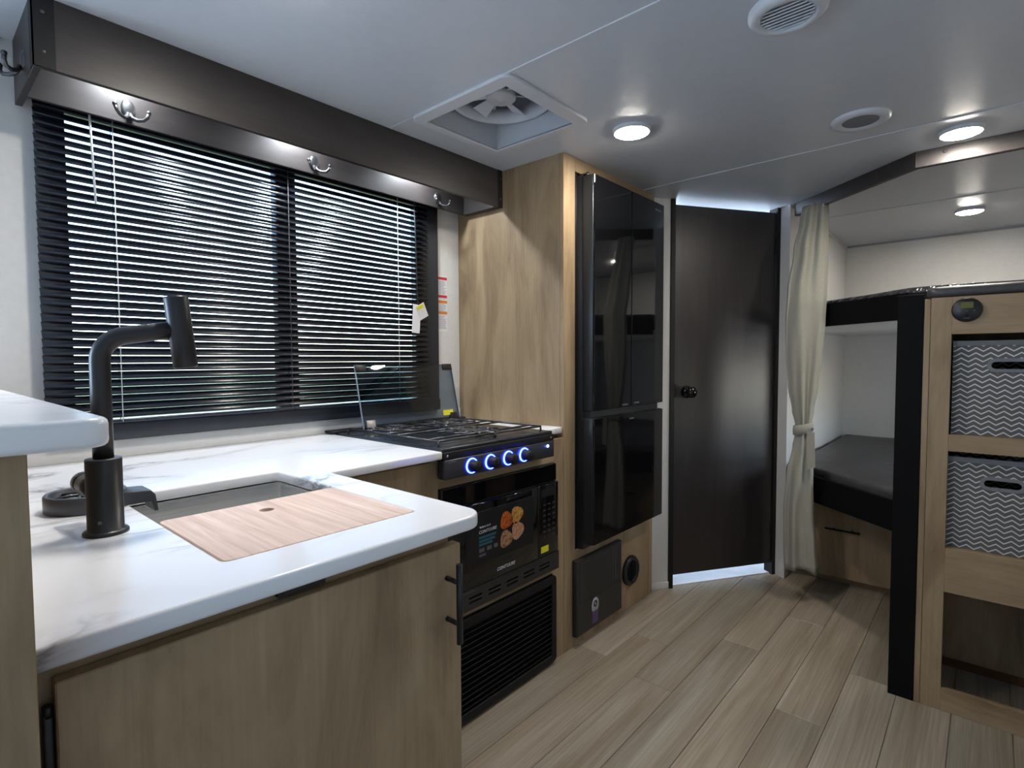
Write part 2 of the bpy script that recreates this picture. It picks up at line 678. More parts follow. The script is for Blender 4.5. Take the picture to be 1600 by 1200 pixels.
struct(wall_with_holes_xz(XF, XE, -0.06, ZC + 0.2, YW, YW + T, [(WX0, WX1, WZ0, WZ1), (BX0, BX1, BZ0, BZ1), (-1.75, -0.45, 1.02, 1.62)]).build('wall_left', 'wall_paint'),
       'white wall with the wide kitchen window', 'wall')
struct(wall_with_holes_xz(XF, XE, -0.06, ZC + 0.05, YR - T, YR, [(2.95, 3.55, 0.80, 1.16)]).build('wall_right', 'wall_paint'),
       'white wall opposite the kitchen window', 'wall')
struct(B().box(XE, XE + T, YR - T, YW + T, -0.06, ZC + 0.05).build('wall_rear', 'wall_paint'), 'white wall at the head of the bunks', 'wall')
wf = B().box(XF - T, XF, YR - T, YW + T, -0.06, ZC + 0.05)
struct(wf.build('wall_front', 'wall_paint'), 'white wall at the dinette end', 'wall')

# partition between bathroom and bunks, with an oblique end
struct(B().prism([(3.150, 0.862), (3.108, 0.797), (XE, 0.797), (XE, 0.84), (3.185, 0.84)], 0, ZC).build('wall_partition', 'wall_paint'),
       'white partition wall beside the bunks, behind the tied curtain', 'wall')
# oblique bathroom wall: stub by the fridge cabinet; the door fills the rest
DL, DR = Vector((2.607, 1.210, 0)), Vector((3.150, 0.860, 0))
dd = (DR - DL).normalized()
dn = Vector((-dd.y, dd.x, 0))       # towards the bathroom
DA = math.atan2(dd.y, dd.x)
DM = Matrix.Translation(DL) @ Matrix.Rotation(DA, 4, 'Z')   # local x along the door wall, y into bathroom
DW = (DR - DL).length
struct(B(DM).box(-0.16, -0.012, 0, 0.04, 0, ZC).build('wall_bathroom', 'wall_paint'), 'narrow white wall strip between the fridge cabinet and the dark door', 'wall')
struct(B(DM).box(-0.16, -0.012, -0.008, 0.0, 0, 0.035, 0.002).build('baseboard_bathroom', 'white_trim'), 'thin white baseboard on the strip by the door', 'baseboard')
struct(B().prism([(2.50, 1.29), (2.60, 1.226), (3.16, 0.866), (3.19, 0.842), (XE, 0.842), (XE, YW), (2.50, YW)], 0.0, 0.006).build('floor_bathroom', 'bath_vinyl'),
       'pale marbled vinyl floor behind the dark door', 'floor')

# ceiling (hole for the roof vent)
FX0, FX1, FY0, FY1 = 1.200, 1.540, 1.072, 1.425
cb = B()
cb.box(XF, FX0, YR, YW, ZC, ZC + 0.05).box(FX1, XE, YR, YW, ZC, ZC + 0.05)
cb.box(FX0, FX1, YR, FY0, ZC, ZC + 0.05).box(FX0, FX1, FY1, YW, ZC, ZC + 0.05)
struct(cb.build('ceiling', 'ceiling_panel'), 'white panel ceiling with narrow seams', 'ceiling')
for i, (xs, y1) in enumerate(((1.160, 1.572), (2.370, 1.25), (3.540, 0.796), (-0.05, 1.84), (-1.26, 1.84))):
    struct(B().box(xs - 0.005, xs + 0.005, YR, y1, ZC - 0.0025, ZC + 0.002, 0.001, 1).build('trim_%d' % (i + 1), 'ceiling_panel'), 'thin white ceiling seam strip', 'trim')
struct(B().box(XE - 0.012, XE, YR, 0.797, ZC - 0.012, ZC).build('trim_6', 'grey_plastic'), 'grey corner trim along the rear wall top', 'trim')
struct(B().box(3.15, XE - 0.012, 0.785, 0.797, ZC - 0.012, ZC).build('trim_7', 'white_trim'), 'white corner trim along the partition top', 'trim')
struct(B().box(XF, 0.20, YW - 0.012, YW, ZC - 0.014, ZC).build('trim_8', 'grey_plastic'), 'grey corner trim above the wall by the hooks', 'trim')
struct(B().box(-30, 40, 2.2, 90, -0.85, -0.8).build('lawn', 'lawn_green'), 'green lawn outside the window', 'lawn')

# ------------------------------------------------------------------ kitchen window
win = B()
win.box(0.256, WX0 + 0.012, 1.828, YW, 0.962, 1.872, 0.004).box(WX1 - 0.022, 1.594, 1.828, YW, 0.962, 1.872, 0.004)
win.box(0.256, 1.594, 1.822, YW, 0.962, 1.010, 0.004).box(0.256, 1.594, 1.828, YW, 1.83, 1.872, 0.004)
w1 = struct(win.build('window_1', 'window_frame'), 'dark framed kitchen window behind the blind', 'window')
B().box(0.877, 0.946, 1.832, 1.875, 1.00, 1.85, 0.003).build('mullion', 'window_frame', w1)
B().box(WX0, 0.90, 1.868, 1.872, WZ0, WZ1).build('pane', 'window_glass', w1)
B().box(0.92, WX1, 1.868, 1.872, WZ0, WZ1).build('pane', 'window_glass', w1)
w4 = struct(B().box(-1.79, -0.41, YW - 0.012, YW, 0.98, 1.02, 0.002).box(-1.79, -0.41, YW - 0.012, YW, 1.62, 1.66, 0.002).box(-1.79, -1.75, YW - 0.012, YW, 1.02, 1.62, 0.002).box(-0.45, -0.41, YW - 0.012, YW, 1.02, 1.62, 0.002).build('window_4', 'window_frame'), 'wide window over the dinette beyond the half wall', 'window')
B().box(-1.75, -0.45, YW + 0.018, YW + 0.022, 1.02, 1.62).build('pane', 'window_glass', w4)
w3 = struct(B().box(2.92, 3.58, YR, YR + 0.012, 0.77, 0.80, 0.002).box(2.92, 3.58, YR, YR + 0.012, 1.16, 1.19, 0.002).box(2.92, 2.95, YR, YR + 0.012, 0.80, 1.16, 0.002).box(3.55, 3.58, YR, YR + 0.012, 0.80, 1.16, 0.002).build('window_3', 'window_frame'), 'small window beside the lower bunk', 'window')
B().box(2.95, 3.55, YR - 0.03, YR - 0.026, 0.80, 1.16).build('pane', 'window_glass', w3)
w2 = struct(B().box(BX0, BX1, YW - 0.01, YW, BZ0 - 0.03, BZ0).box(BX0, BX1, YW - 0.01, YW, BZ1, BZ1 + 0.03).build('window_2', 'white_trim'), 'small bathroom window hidden behind the door', 'window')
B().box(BX0, BX1, YW + 0.02, YW + 0.024, BZ0, BZ1).build('pane', 'window_glass', w2)

# ------------------------------------------------------------------ bathroom door
jl = B(DM)
jl.box(-0.014, 0.008, -0.012, 0.05, 0, ZC)
jr = B(DM)
jr.box(DW - 0.022, DW + 0.002, -0.010, 0.05, 0, ZC)
dj = struct(jl.build('door_1', 'black_satin'), 'dark charcoal bathroom door in black jambs, gap of light above and below', 'door')
jr.build('jamb', 'black_satin', dj)
lf = B(DM).box(0.012, DW - 0.024, 0.0, 0.032, 0.064, 1.955, 0.0015, 1).build('door_leaf', 'door_laminate', dj)
kb = B(DM)
kb.lathe([(0.0, -0.001), (0.032, -0.001), (0.032, 0.008), (0.014, 0.012), (0.012, 0.030), (0.020, 0.036), (0.028, 0.046), (0.028, 0.056), (0.020, 0.066), (0.0, 0.069)], (0.085, 0.0, 1.012), (0, -1, 0))
kb.build('door_knob', 'black_gloss', lf)
for z in (0.25, 1.02, 1.78):
    B(DM).box(DW - 0.030, DW - 0.016, -0.007, 0.002, z - 0.045, z + 0.045, 0.002).build('hinge', 'black_satin', dj)
B(DM).box(0.008, 0.016, -0.014, -0.010, 0.985, 1.055, 0.001, 1).build('strike_plate', 'black_satin', dj)

# ------------------------------------------------------------------ valance over the window
VF, VB, VX0, VX1, VZ = 1.574, 1.775, 0.222, 1.733, 1.826
val = thing('window_valance', 'dark charcoal open-bottom valance box above the kitchen window', 'valance', (0.98, 1.70, VZ))
B().box(VX0 + 0.014, VX1 - 0.002, VF, VF + 0.014, VZ, ZC, 0.001, 1).build('front_board', 'charcoal_wood', val)
B().box(VX0 + 0.002, VX0 + 0.016, VF + 0.002, YW, VZ - 0.002, ZC, 0.001, 1).build('end_board', 'charcoal_wood', val)
B().box(VX1 - 0.033, VX1 - 0.002, VF + 0.014, VB + 0.012, VZ, ZC, 0.001, 1).build('end_board', 'charcoal_wood', val)
B().box(VX0 + 0.016, VX1 - 0.033, VB, VB + 0.012, VZ, ZC, 0.001, 1).build('back_board', 'charcoal_wood', val)
cbk = B().box(VX0, VX0 + 0.040, VF - 0.002, VF + 0.001, VZ, ZC).box(VX0, VX0 + 0.003, VF - 0.002, VF + 0.03, VZ, ZC)
br = cbk.build('corner_strip', 'black_satin', val)
br2 = B().box(1.708, VX1 - 0.001, VF - 0.002, VF + 0.002, VZ, ZC).build('corner_strip', 'black_satin', val)
for x, par in ((VX0 + 0.020, br), (1.721, br2)):
    for z in (1.86, 1.945):
        B().lathe([(0.0, 0.002), (0.003, 0.0015), (0.0045, 0.0)], (x, VF - 0.002, z), (0, -1, 0), 10).build('screw', 'pewter', par)
for x, where in ((0.43, 'above the sink end of the window'), (0.92, 'above the window mullion'), (1.41, 'beside the oak fridge cabinet')):
    pl = thing('valance_light', 'small round light hidden inside the valance ' + where, 'light', (x, 1.715, ZC - 0.016), 'puck lights inside the valance')
    B().lathe([(0.036, 0.016), (0.036, 0.004), (0.033, 0.0), (0.028, 0.0), (0.028, 0.010), (0.0, 0.010)], (x, 1.715, ZC - 0.016)).build('housing', 'white_plastic', pl)
    B().lathe([(0.0275, 0.003), (0.0275, 0.0015), (0.0, 0.0015)], (x, 1.715, ZC - 0.016)).build('diffuser', 'valance_glow', pl)


def hook(loc, label, m):
    t = thing('coat_hook', label, 'hook', loc, 'double coat hooks')
    mm = Matrix.Translation(loc) @ m
    B(mm).lathe([(0.0, 0.006), (0.011, 0.0056), (0.0155, 0.0035), (0.017, 0.0)], (0, 0, 0.013), (0, -1, 0), 18, sy=1.45).build('plate', 'pewter', t)
    for s in (-1, 1):
        p = B(mm).tube([(s * 0.002, -0.0085, -0.002), (s * 0.006, -0.014, -0.014), (s * 0.016, -0.024, -0.020), (s * 0.027, -0.034, -0.019), (s * 0.035, -0.038, -0.010), (s * 0.038, -0.038, 0.000)],
                       [0.006, 0.0055, 0.0048, 0.0045, 0.0045, 0.005], 8)
        p.lathe([(0.0, -0.006), (0.005, -0.004), (0.0062, 0.0), (0.005, 0.004), (0.0, 0.006)], tuple(Vector((s * 0.0385, -0.038, 0.003))), (s * 0.3, 0, 1), 10)
        p.build('prong', 'pewter', t)
    for z in (0.003, 0.015):
        B(mm).lathe([(0.0, 0.0015), (0.0025, 0.0)], (0.0, -0.0045, z), (0, -1, 0), 8).build('screw', 'pewter', t)
    return t


I4 = Matrix.Identity(4)
hook((0.445, VB - 0.0005, 1.852), 'pewter double coat hook near the corner strip end of the valance', I4)
hook((0.985, VB - 0.0005, 1.852), 'pewter double coat hook over the middle of the window', I4)
hook((1.545, VB - 0.0005, 1.852), 'pewter double coat hook beside the oak fridge cabinet', I4)
hook((VX0 + 0.002, 1.695, 1.862), 'pewter double coat hook on the outer end of the valance', Matrix.Rotation(-pi / 2, 4, 'Z'))

# ------------------------------------------------------------------ venetian blind
bl = thing('venetian_blind', 'black slatted venetian blind over the kitchen window, half open', 'blind', (0.88, 1.808, 1.0))
BLX0, BLX1, BLY = 0.250, 1.513, 1.808


def slat_mesh():
    t = bmesh.new()
    L = BLX1 - BLX0
    th = rad(55)
    ring = []
    for k in range(5):
        s = -0.012 + 0.024 * k / 4
        c = 0.0022 * (1 - (s / 0.0125) ** 2)
        ring.append((s * cos(th) - c * sin(th), s * sin(th) + c * cos(th)))
    ring2 = [(y + 0.0004 * sin(th), z - 0.0004 * cos(th)) for y, z in ring][::-1]
    sec = ring + ring2
    a = [t.verts.new((-L / 2, y, z)) for y, z in sec]
    b = [t.verts.new((L / 2, y, z)) for y, z in sec]
    n = len(sec)
    for k in range(n):
        f = t.faces.new((a[k], a[(k + 1) % n], b[(k + 1) % n], b[k]))
        f.smooth = k not in (4, 9)
    t.faces.new(a[::-1])
    t.faces.new(b)
    bmesh.ops.recalc_face_normals(t, faces=t.faces)
    me = bpy.data.meshes.new('slat')
    t.to_mesh(me)
    t.free()
    me.materials.append(MATS['slat_paint'])
    return me


sm = slat_mesh()
z = 1.036
while z < 1.842:
    o = bpy.data.objects.new('slat', sm)
    COL.objects.link(o)
    o.parent = bl
    o.location = Vector(((BLX0 + BLX1) / 2, BLY, z)) - ORIGIN[bl.name]
    z += 0.0215
B().box(BLX0, BLX1, 1.796, 1.820, 1.852, 1.875, 0.002).build('head_rail', 'slat_paint', bl)
B().box(BLX0, BLX1, 1.797, 1.819, 1.0125, 1.022, 0.003).build('bottom_rail', 'slat_paint', bl)
for x in (0.413, 0.901, 1.353):
    B().tube([(x, 1.7955, 1.853), (x, 1.7955, 1.014)], 0.0012, 6).tube([(x, 1.8205, 1.853), (x, 1.8205, 1.014)], 0.0012, 6).build('ladder_cord', 'cord_dark' if x == 0.901 else 'cord_white', bl)
B().tube([(0.362, 1.792, 1.853), (0.364, 1.791, 1.79), (0.369, 1.790, 1.60)], 0.0028, 8).build('tilt_wand', 'cord_white', bl)
B().tube([(1.432, 1.792, 1.853), (1.438, 1.791, 1.70), (1.446, 1.7895, 1.405)], 0.0016, 6).build('lift_cord', 'cord_dark', bl)
tg = B().prism([(-0.020, 0), (0.020, 0), (0.020, -0.118), (-0.020, -0.118)], -0.0005, 0.0005, m=Matrix.Translation((1.441, 1.789, 1.411)) @ Matrix.Rotation(rad(4), 4, 'Y') @ Matrix.Rotation(pi / 2, 4, 'X'))
tgo = tg.build('cord_tag', 'paper', bl)
tg2 = B().prism([(-0.022, 0), (0.022, 0), (0.024, -0.062), (-0.024, -0.062)], -0.0005, 0.0005, m=Matrix.Translation((1.452, 1.784, 1.412)) @ Matrix.Rotation(rad(-28), 4, 'Y') @ Matrix.Rotation(pi / 2 + 0.1, 4, 'X'))
tg2.build('tag_flap', 'paper', tgo)
B().prism([(-0.020, 0), (0.020, 0), (0.020, -0.014), (-0.020, -0.014)], -0.0004, 0.0004, m=Matrix.Translation((1.4495, 1.7825, 1.407)) @ Matrix.Rotation(rad(-28), 4, 'Y') @ Matrix.Rotation(pi / 2 + 0.1, 4, 'X')).build('tag_band', 'ink_yellow', tgo)

# warning stickers on the wall by the window
st = thing('warning_sticker', 'tall white warning sticker with red and orange headings beside the window', 'sticker', (1.63, YW, 1.31))
B().box(1.600, 1.662, YW - 0.0012, YW, 1.308, 1.558).build('sheet', 'paper', st)
for zz, mt in ((1.545, 'ink_red'), (1.465, 'ink_red'), (1.441, 'ink_orange'), (1.392, 'ink_orange')):
    B().box(1.601, 1.661, YW - 0.0017, YW - 0.0012, zz - 0.006, zz + 0.006).build('heading', mt, st)
tx = B()
zz = 1.533
rng = random.Random(3)
while zz > 1.318:
    if min(abs(zz - h) for h in (1.465, 1.441, 1.392)) > 0.009:
        tx.box(1.603, 1.640 + rng.random() * 0.019, YW - 0.0016, YW - 0.0012, zz - 0.0012, zz + 0.0012)
    zz -= 0.0044
tx.build('fine_print', 'paper_grey', st)

# ------------------------------------------------------------------ fridge cabinet (tall oak unit)
CX0, CX1, CY = 1.735, 2.490, 1.254
fc = thing('fridge_cabinet', 'tall oak cabinet housing the black fridge, floor to ceiling', 'cabinet', (2.11, 1.55, 0))
B().box(CX0, CX0 + 0.018, CY + 0.019, YW, 0, ZC).build('side_panel', 'oak_vertical', fc)
B().box(CX0, 1.812, CY, CY + 0.019, 0, ZC, 0.0012, 1).build('stile', 'oak_vertical', fc)
B().box(1.812, CX1, CY, CY + 0.019, 1.926, ZC, 0.0012, 1).build('top_rail', 'oak_along', fc)
B().box(2.455, CX1, CY, CY + 0.019, 0.0, 1.926, 0.0012, 1).build('stile', 'oak_vertical', fc)
B().box(1.812, 2.425, CY, CY + 0.019, 0.0, 0.398, 0.0012, 1).build('lower_panel', 'oak_vertical', fc)
B().box(2.4255, 2.4545, CY + 0.002, CY + 0.019, 0.0, 0.398, 0.0012, 1).build('lower_stile', 'oak_vertical', fc)
B().box(CX1 - 0.018, CX1, CY + 0.019, YW, 0, ZC).build('side_panel', 'oak_vertical', fc)
B().box(1.753, 2.472, 1.78, 1.80, 0.02, ZC - 0.01).build('back_panel', 'oak_vertical', fc)
B().box(1.753, 2.472, CY + 0.02, 1.78, 0.385, 0.398).build('shelf', 'oak_along', fc)

# fridge
fr = thing('refrigerator', 'glossy black refrigerator with two tall upper doors and a lower freezer door', 'refrigerator', (2.13, 1.45, 0.40))
RX0, RX1, RYF = 1.832, 2.438, 1.176
B().box(RX0 + 0.004, RX1 - 0.004, 1.232, 1.77, 0.400, 1.915, 0.003).build('body', 'fridge_side', fr)
B().box(1.8125, RX0 + 0.006, 1.262, 1.275, 0.400, 1.925).build('gap_filler', 'black_plastic', fr)
XM = 2.131


def fridge_door(x0, x1, z0, z1, nm='door'):
    d = B().box(x0, x1, RYF + 0.006, 1.234, z0, z1, 0.004, 2).build(nm, 'fridge_side', fr)
    B().box(x0 + 0.002, x1 - 0.002, RYF, RYF + 0.007, z0 + 0.002, z1 - 0.002, 0.0015, 1).build('glass_front', 'black_gloss', d)
    return d


d1 = fridge_door(RX0, XM - 0.0018, 0.972, 1.908)
d2 = fridge_door(XM + 0.0018, RX1, 0.972, 1.908)
d3 = fridge_door(RX0, RX1, 0.428, 0.944, 'freezer_door')
B().box(RX0 + 0.01, RX1 - 0.01, 1.20, 1.236, 0.944, 0.972).build('grip_recess', 'black_plastic', fr)
B().cyl((RX0 + 0.012, 1.215, 1.908), (RX0 + 0.012, 1.215, 1.922), 0.008, 0.006, 12).box(RX0 + 0.004, RX0 + 0.02, 1.21, 1.25, 1.914, 1.919).build('hinge_cap', 'pewter', fr)
B().cyl((RX1 - 0.012, 1.215, 1.908), (RX1 - 0.012, 1.215, 1.922), 0.008, 0.006, 12).box(RX1 - 0.02, RX1 - 0.004, 1.21, 1.25, 1.914, 1.919).build('hinge_cap', 'pewter', fr)
B().box(2.345, 2.405, RYF - 0.0006, RYF, 1.868, 1.876).build('badge', 'ink_grey', d2)
B().box(2.055, 2.10, RYF - 0.0006, RYF, 0.982, 0.988).build('badge', 'ink_grey', d1)
B().box(2.155, 2.20, RYF - 0.0006, RYF, 0.985, 0.991).build('badge', 'ink_grey', d2)
B().box(2.115, 2.155, RYF - 0.0006, RYF, 0.918, 0.924).build('badge', 'ink_grey', d3)

# furnace access panel + round duct outlet
fp = thing('furnace_panel', 'black square furnace access panel low on the oak cabinet', 'access panel', (1.97, 1.24, 0.05))
fb = B().box(1.792, 2.150, 1.231, CY, 0.046, 0.362, 0.003).build('housing', 'dark_grey_panel', fp)
B().box(1.812, 2.132, 1.2285, 1.2325, 0.184, 0.346, 0.0015, 1).build('upper_flap', 'dark_grey_panel', fp)
B().box(2.088, 2.092, 1.2275, 1.2295, 0.20, 0.335).box(2.066, 2.068, 1.2275, 1.2295, 0.20, 0.335).build('flap_rib', 'ink_grey', fp)
B().box(1.796, 2.146, 1.2285, 1.2325, 0.050, 0.177, 0.0015, 1).build('lower_flap', 'dark_grey_panel', fp)
sk = B().lathe([(0.0, 0.0008), (0.027, 0.0008), (0.027, 0.0)], (1.925, 1.2283, 0.140), (0, -1, 0), 24, sy=1.25).build('rating_sticker', 'paper_grey', fp)
B().box(1.903, 1.947, 1.2274, 1.2286, 0.066, 0.118).build('sticker_tail', 'ink_violet', sk)
B().lathe([(0.007, 0.0006), (0.014, 0.0006), (0.014, 0.0), (0.007, 0.0)], (1.925, 1.2275, 0.148), (0, -1, 0), 20).build('sticker_ring', 'black_satin', sk)
dv = thing('duct_outlet', 'round black heating duct outlet beside the furnace panel', 'vent', (2.262, CY, 0.11))
B().lathe([(0.070, 0.0), (0.070, 0.012), (0.062, 0.020), (0.052, 0.018), (0.048, 0.004), (0.0, 0.003)], (2.262, CY, 0.184), (0, -1, 0), 32).build('collar', 'black_plastic', dv)
for k in range(5):
    h = -0.032 + 0.016 * k
    w = math.sqrt(0.046 ** 2 - h * h)
    B().box(2.262 + h - 0.0022, 2.262 + h + 0.0022, CY - 0.016, CY - 0.004, 0.184 - w, 0.184 + w).build('fin', 'black_satin', dv)

# ------------------------------------------------------------------ kitchen base cabinet around the stove
kc = thing('stove_cabinet', 'oak base cabinet framing the microwave and black vent grille', 'cabinet', (1.2, 1.55, 0))
B().box(0.655, 1.080, 1.252, 1.270, 0, 0.872).build('panel', 'oak_vertical', kc)
B().box(1.080, 1.662, 1.252, 1.270, 0.786, 0.822).build('rail', 'oak_along', kc)
B().box(1.080, 1.662, 1.252, 1.270, 0.352, 0.379).build('rail', 'oak_along', kc)
B().box(1.662, 1.7345, 1.256, 1.274, 0, 0.872).build('stile', 'oak_vertical', kc)
B().box(0.10, 1.7345, 1.80, 1.82, 0, 0.872).build('back_panel', 'oak_vertical', kc)

# worktops
ZT, ZU = 0.910, 0.8855


def arc(cx, cy, r, a0, a1, n=6):
    return [(cx + r * cos(rad(a0 + (a1 - a0) * k / n)), cy + r * sin(rad(a0 + (a1 - a0) * k / n))) for k in range(n + 1)]


outline = [(0.0720, 0.665)] + arc(0.690 - 0.045, 0.665 + 0.045, 0.045, -90, 0) + arc(0.690 + 0.02, 1.200 - 0.02, 0.02, 180, 90)[0:] + [(1.059, 1.207), (1.059, YW - 0.001), (0.0720, YW - 0.001)]
SX0, SX1, SY0, SY1 = 0.284, 0.612, 0.768, 1.305
rr = 0.010
hole = arc(SX0 + rr, SY0 + rr, rr, 180, 270, 3) + arc(SX1 - rr, SY0 + rr, rr, 270, 360, 3) + arc(SX1 - 0.012, SY1 - 0.012, 0.012, 0, 90, 4) + arc(SX0 + 0.012, SY1 - 0.012, 0.012, 90, 180, 4)
wt = B().prism(outline, ZU, ZT, [hole], bev=0.005, seg=3).build('worktop', 'marble_laminate')
tag(wt, 'white marbled L-shaped worktop holding the steel sink', 'worktop')
ws_ = B().prism([(1.604, 1.262), (CX0 - 0.001, 1.262), (CX0 - 0.001, YW - 0.001), (1.604, YW - 0.001)], ZU + 0.004, ZT + 0.004, bev=0.003, seg=2).build('worktop_strip', 'marble_laminate')
tag(ws_, 'narrow white worktop strip between the stove and the fridge cabinet', 'worktop')
struct(B().box(0.079, CX0, YW - 0.006, YW, ZT, 0.96, 0.002).build('trim_9', 'white_trim'), 'white backsplash strip behind the worktop', 'trim')

# sink
sk = thing('kitchen_sink', 'rectangular brushed steel undermount sink under the bamboo board', 'sink', (0.448, 1.03, 0.70))
sb = bmesh.new()
x0, x1, y0, y1 = SX0 - 0.006, SX1 + 0.006, SY0 - 0.006, SY1 + 0.006


def rrect(x0, x1, y0, y1, r, n=4):
    return arc(x1 - r, y0 + r, r, 270, 360, n) + arc(x1 - r, y1 - r, r, 0, 90, n) + arc(x0 + r, y1 - r, r, 90, 180, n) + arc(x0 + r, y0 + r, r, 180, 270, n)


loops = []
for off, zz in ((0.0, 0.8850), (0.0, 0.715), (0.006, 0.704), (0.02, 0.699)):
    loops.append([sb.verts.new((x, y, zz)) for x, y in rrect(x0 + off, x1 - off, y0 + off, y1 - off, 0.014)])
for a, b_ in zip(loops, loops[1:]):
    for k in range(len(a)):
        f = sb.faces.new((a[k], a[(k + 1) % len(a)], b_[(k + 1) % len(a)], b_[k]))
        f.smooth = True
sb.faces.new(loops[-1])
bmesh.ops.recalc_face_normals(sb, faces=sb.faces)
for f in sb.faces:
    f.normal_flip()
b = B()
b.bm.free()
b.bm = sb
b.build('basin', 'sink_steel', sk)
B().lathe([(0.0, 0.002), (0.03, 0.002), (0.042, 0.004), (0.045, 0.0)], (0.448, 1.10, 0.6995)).build('drain', 'chrome', sk)
B().prism(rrect(x0 - 0.012, x1 + 0.012, y0 - 0.012, y1 + 0.012, 0.026), 0.8825, 0.8850, [rrect(x0, x1, y0, y1, 0.014)]).build('flange', 'sink_steel', sk)
led = B().box(SX0 + 0.012, SX1 - 0.012, SY0 + 0.003, SY0 + 0.018, 0.880, 0.8869).box(SX0 + 0.003, SX1 - 0.003, 1.02, 1.03, 0.880, 0.8869)
led.build('board_ledge', 'sink_steel', sk)

# cutting board with round finger hole
bd = rrect(SX0 + 0.002, SX1 - 0.002, SY0 + 0.002, 1.052, 0.010, 3)
holeb = [(0.440 + 0.0125 * cos(2 * pi * k / 20), 0.985 + 0.0125 * sin(2 * pi * k / 20)) for k in range(20)][::-1]
cbd = B().prism(bd, 0.887, 0.909, [holeb], bev=0.0015, seg=2).build('cutting_board', 'bamboo')
tag(cbd, 'bamboo cutting board with a finger hole covering the sink front', 'cutting board')
B().lathe([(0.0126, 0.0), (0.0126, 0.020)], (0.440, 0.985, 0.888), seg=20).build('hole_rim', 'bamboo', cbd)

# ------------------------------------------------------------------ faucet and glass rinser
FXc, FYc = 0.212, 1.042
fa = thing('faucet', 'matte black kitchen faucet with a T-shaped spout head', 'faucet', (FXc, FYc, ZT))
B().lathe([(0.0, 0.0), (0.0305, 0.0), (0.0305, 0.004), (0.029, 0.006), (0.0242, 0.007), (0.0242, 0.117), (0.0235, 0.119), (0.0, 0.119)], (FXc, FYc, ZT), seg=36).build('base', 'matte_black_metal', fa)
aa = rad(-20)
adir = Vector((cos(aa), sin(aa), 0))
pts = [Vector((FXc, FYc, z_)) for z_ in (ZT + 0.117, 1.10, 1.15, 1.182)]
rb = 0.040
tilt = rad(9)
sw = pi / 2 - tilt
for k in range(1, 9):
    a = sw * k / 8
    pts.append(Vector((FXc, FYc, 1.182)) + adir * (rb * (1 - cos(a))) + Vector((0, 0, rb * sin(a))))
ad2 = (adir * cos(tilt) + Vector((0, 0, sin(tilt)))).normalized()
end = pts[-1] + ad2 * 0.072
pts.append(pts[-1] + ad2 * 0.03)
pts.append(end)
B().tube(pts, 0.0140, 20).build('spout', 'matte_black_metal', fa)
hax = (Vector((0, 0, 1)) - adir * 0.10).normalized()
hc = end + ad2 * 0.004
B().lathe([(0.0, -0.064), (0.0165, -0.064), (0.0182, -0.062), (0.0182, 0.050), (0.0175, 0.053), (0.0, 0.053)], tuple(hc), tuple(hax), 28).build('spray_head', 'matte_black_metal', fa)
hd = Vector((-0.06, 0.98, 0)).normalized()
hs = Vector((FXc - 0.004, FYc + 0.02, ZT + 0.068))
B().cyl(hs, hs + hd * 0.055, 0.0185, 0.0185, 24).cyl(hs + hd * 0.057, hs + hd * 0.078, 0.0185, 0.018, 24).build('handle', 'matte_black_metal', fa)
B().lathe([(0.0, 0.0003), (0.003, 0.0)], (FXc - 0.012, FYc - 0.0215, ZT + 0.022), (-0.4, -0.9, 0), 10).build('emblem', 'ink_grey', fa)

RXc, RYc = 0.226, 1.248
ri = thing('glass_rinser', 'round black glass rinser with a drain lip over the sink edge', 'glass rinser', (RXc, RYc, ZT))
B().lathe([(0.0, 0.0), (0.060, 0.0), (0.062, 0.002), (0.062, 0.029), (0.0605, 0.031), (0.056, 0.031), (0.0545, 0.029), (0.0545, 0.010), (0.0, 0.008)], (RXc, RYc, ZT + 0.0003), seg=40).build('tray', 'rinser_grey', ri)
lip = B().prism([(0.0, 0.0), (0.052, 0.0), (0.058, -0.020), (0.064, -0.020), (0.060, 0.012), (0.052, 0.022), (0.0, 0.026)], -0.030, 0.030, bev=0.002, seg=2,
                m=Matrix.Translation((RXc + 0.040, RYc - 0.012, ZT + 0.001)) @ Matrix.Rotation(pi / 2, 4, 'X'))
lip.build('drain_lip', 'rinser_grey', ri)
for k in range(6):
    a = 2 * pi * k / 6
    B().tube([(RXc, RYc, ZT + 0.024), (RXc + 0.024 * cos(a), RYc + 0.024 * sin(a), ZT + 0.027), (RXc + 0.053 * cos(a), RYc + 0.053 * sin(a), ZT + 0.022)], 0.003, 8).build('spray_arm', 'pewter', ri)
B().lathe([(0.0, 0.022), (0.010, 0.020), (0.013, 0.0)], (RXc, RYc, ZT + 0.010), seg=16).build('nozzle', 'black_plastic', ri)

# ------------------------------------------------------------------ peninsula cabinet and half wall
pc = thing('sink_cabinet', 'oak sink cabinet with a wide door at the end of the peninsula', 'cabinet', (0.37, 0.97, 0))
B().box(0.072, 0.645, 0.722, 0.740, 0.842, 0.8850).build('top_rail', 'oak_along', pc)
B().box(0.072, 0.100, 0.722, 0.740, 0.0, 0.842).build('stile', 'oak_vertical', pc)
B().box(0.633, 0.646, 0.741, 1.251, 0.0, 0.8765).build('side_panel', 'oak_vertical', pc)
B().box(0.100, 0.646, 0.730, 0.740, 0.0, 0.842).build('carcass', 'oak_vertical', pc)
pd = B().box(0.0955, 0.655, 0.700, 0.7205, 0.075, 0.8555, 0.0015, 1).build('door', 'oak_vertical', pc)
hb = B().tube([(0.622, 0.668, 0.695), (0.622, 0.668, 0.833)], 0.0056, 14)
for zz in (0.729, 0.801):
    hb.tube([(0.622, 0.668, zz), (0.622, 0.7005, zz)], 0.0045, 12)
hb.build('handle', 'matte_black_metal', pd)
B().box(0.330, 0.400, 0.7105, 0.724, 0.8600, 0.8740, 0.001, 1).build('touch_latch', 'black_plastic', pc)
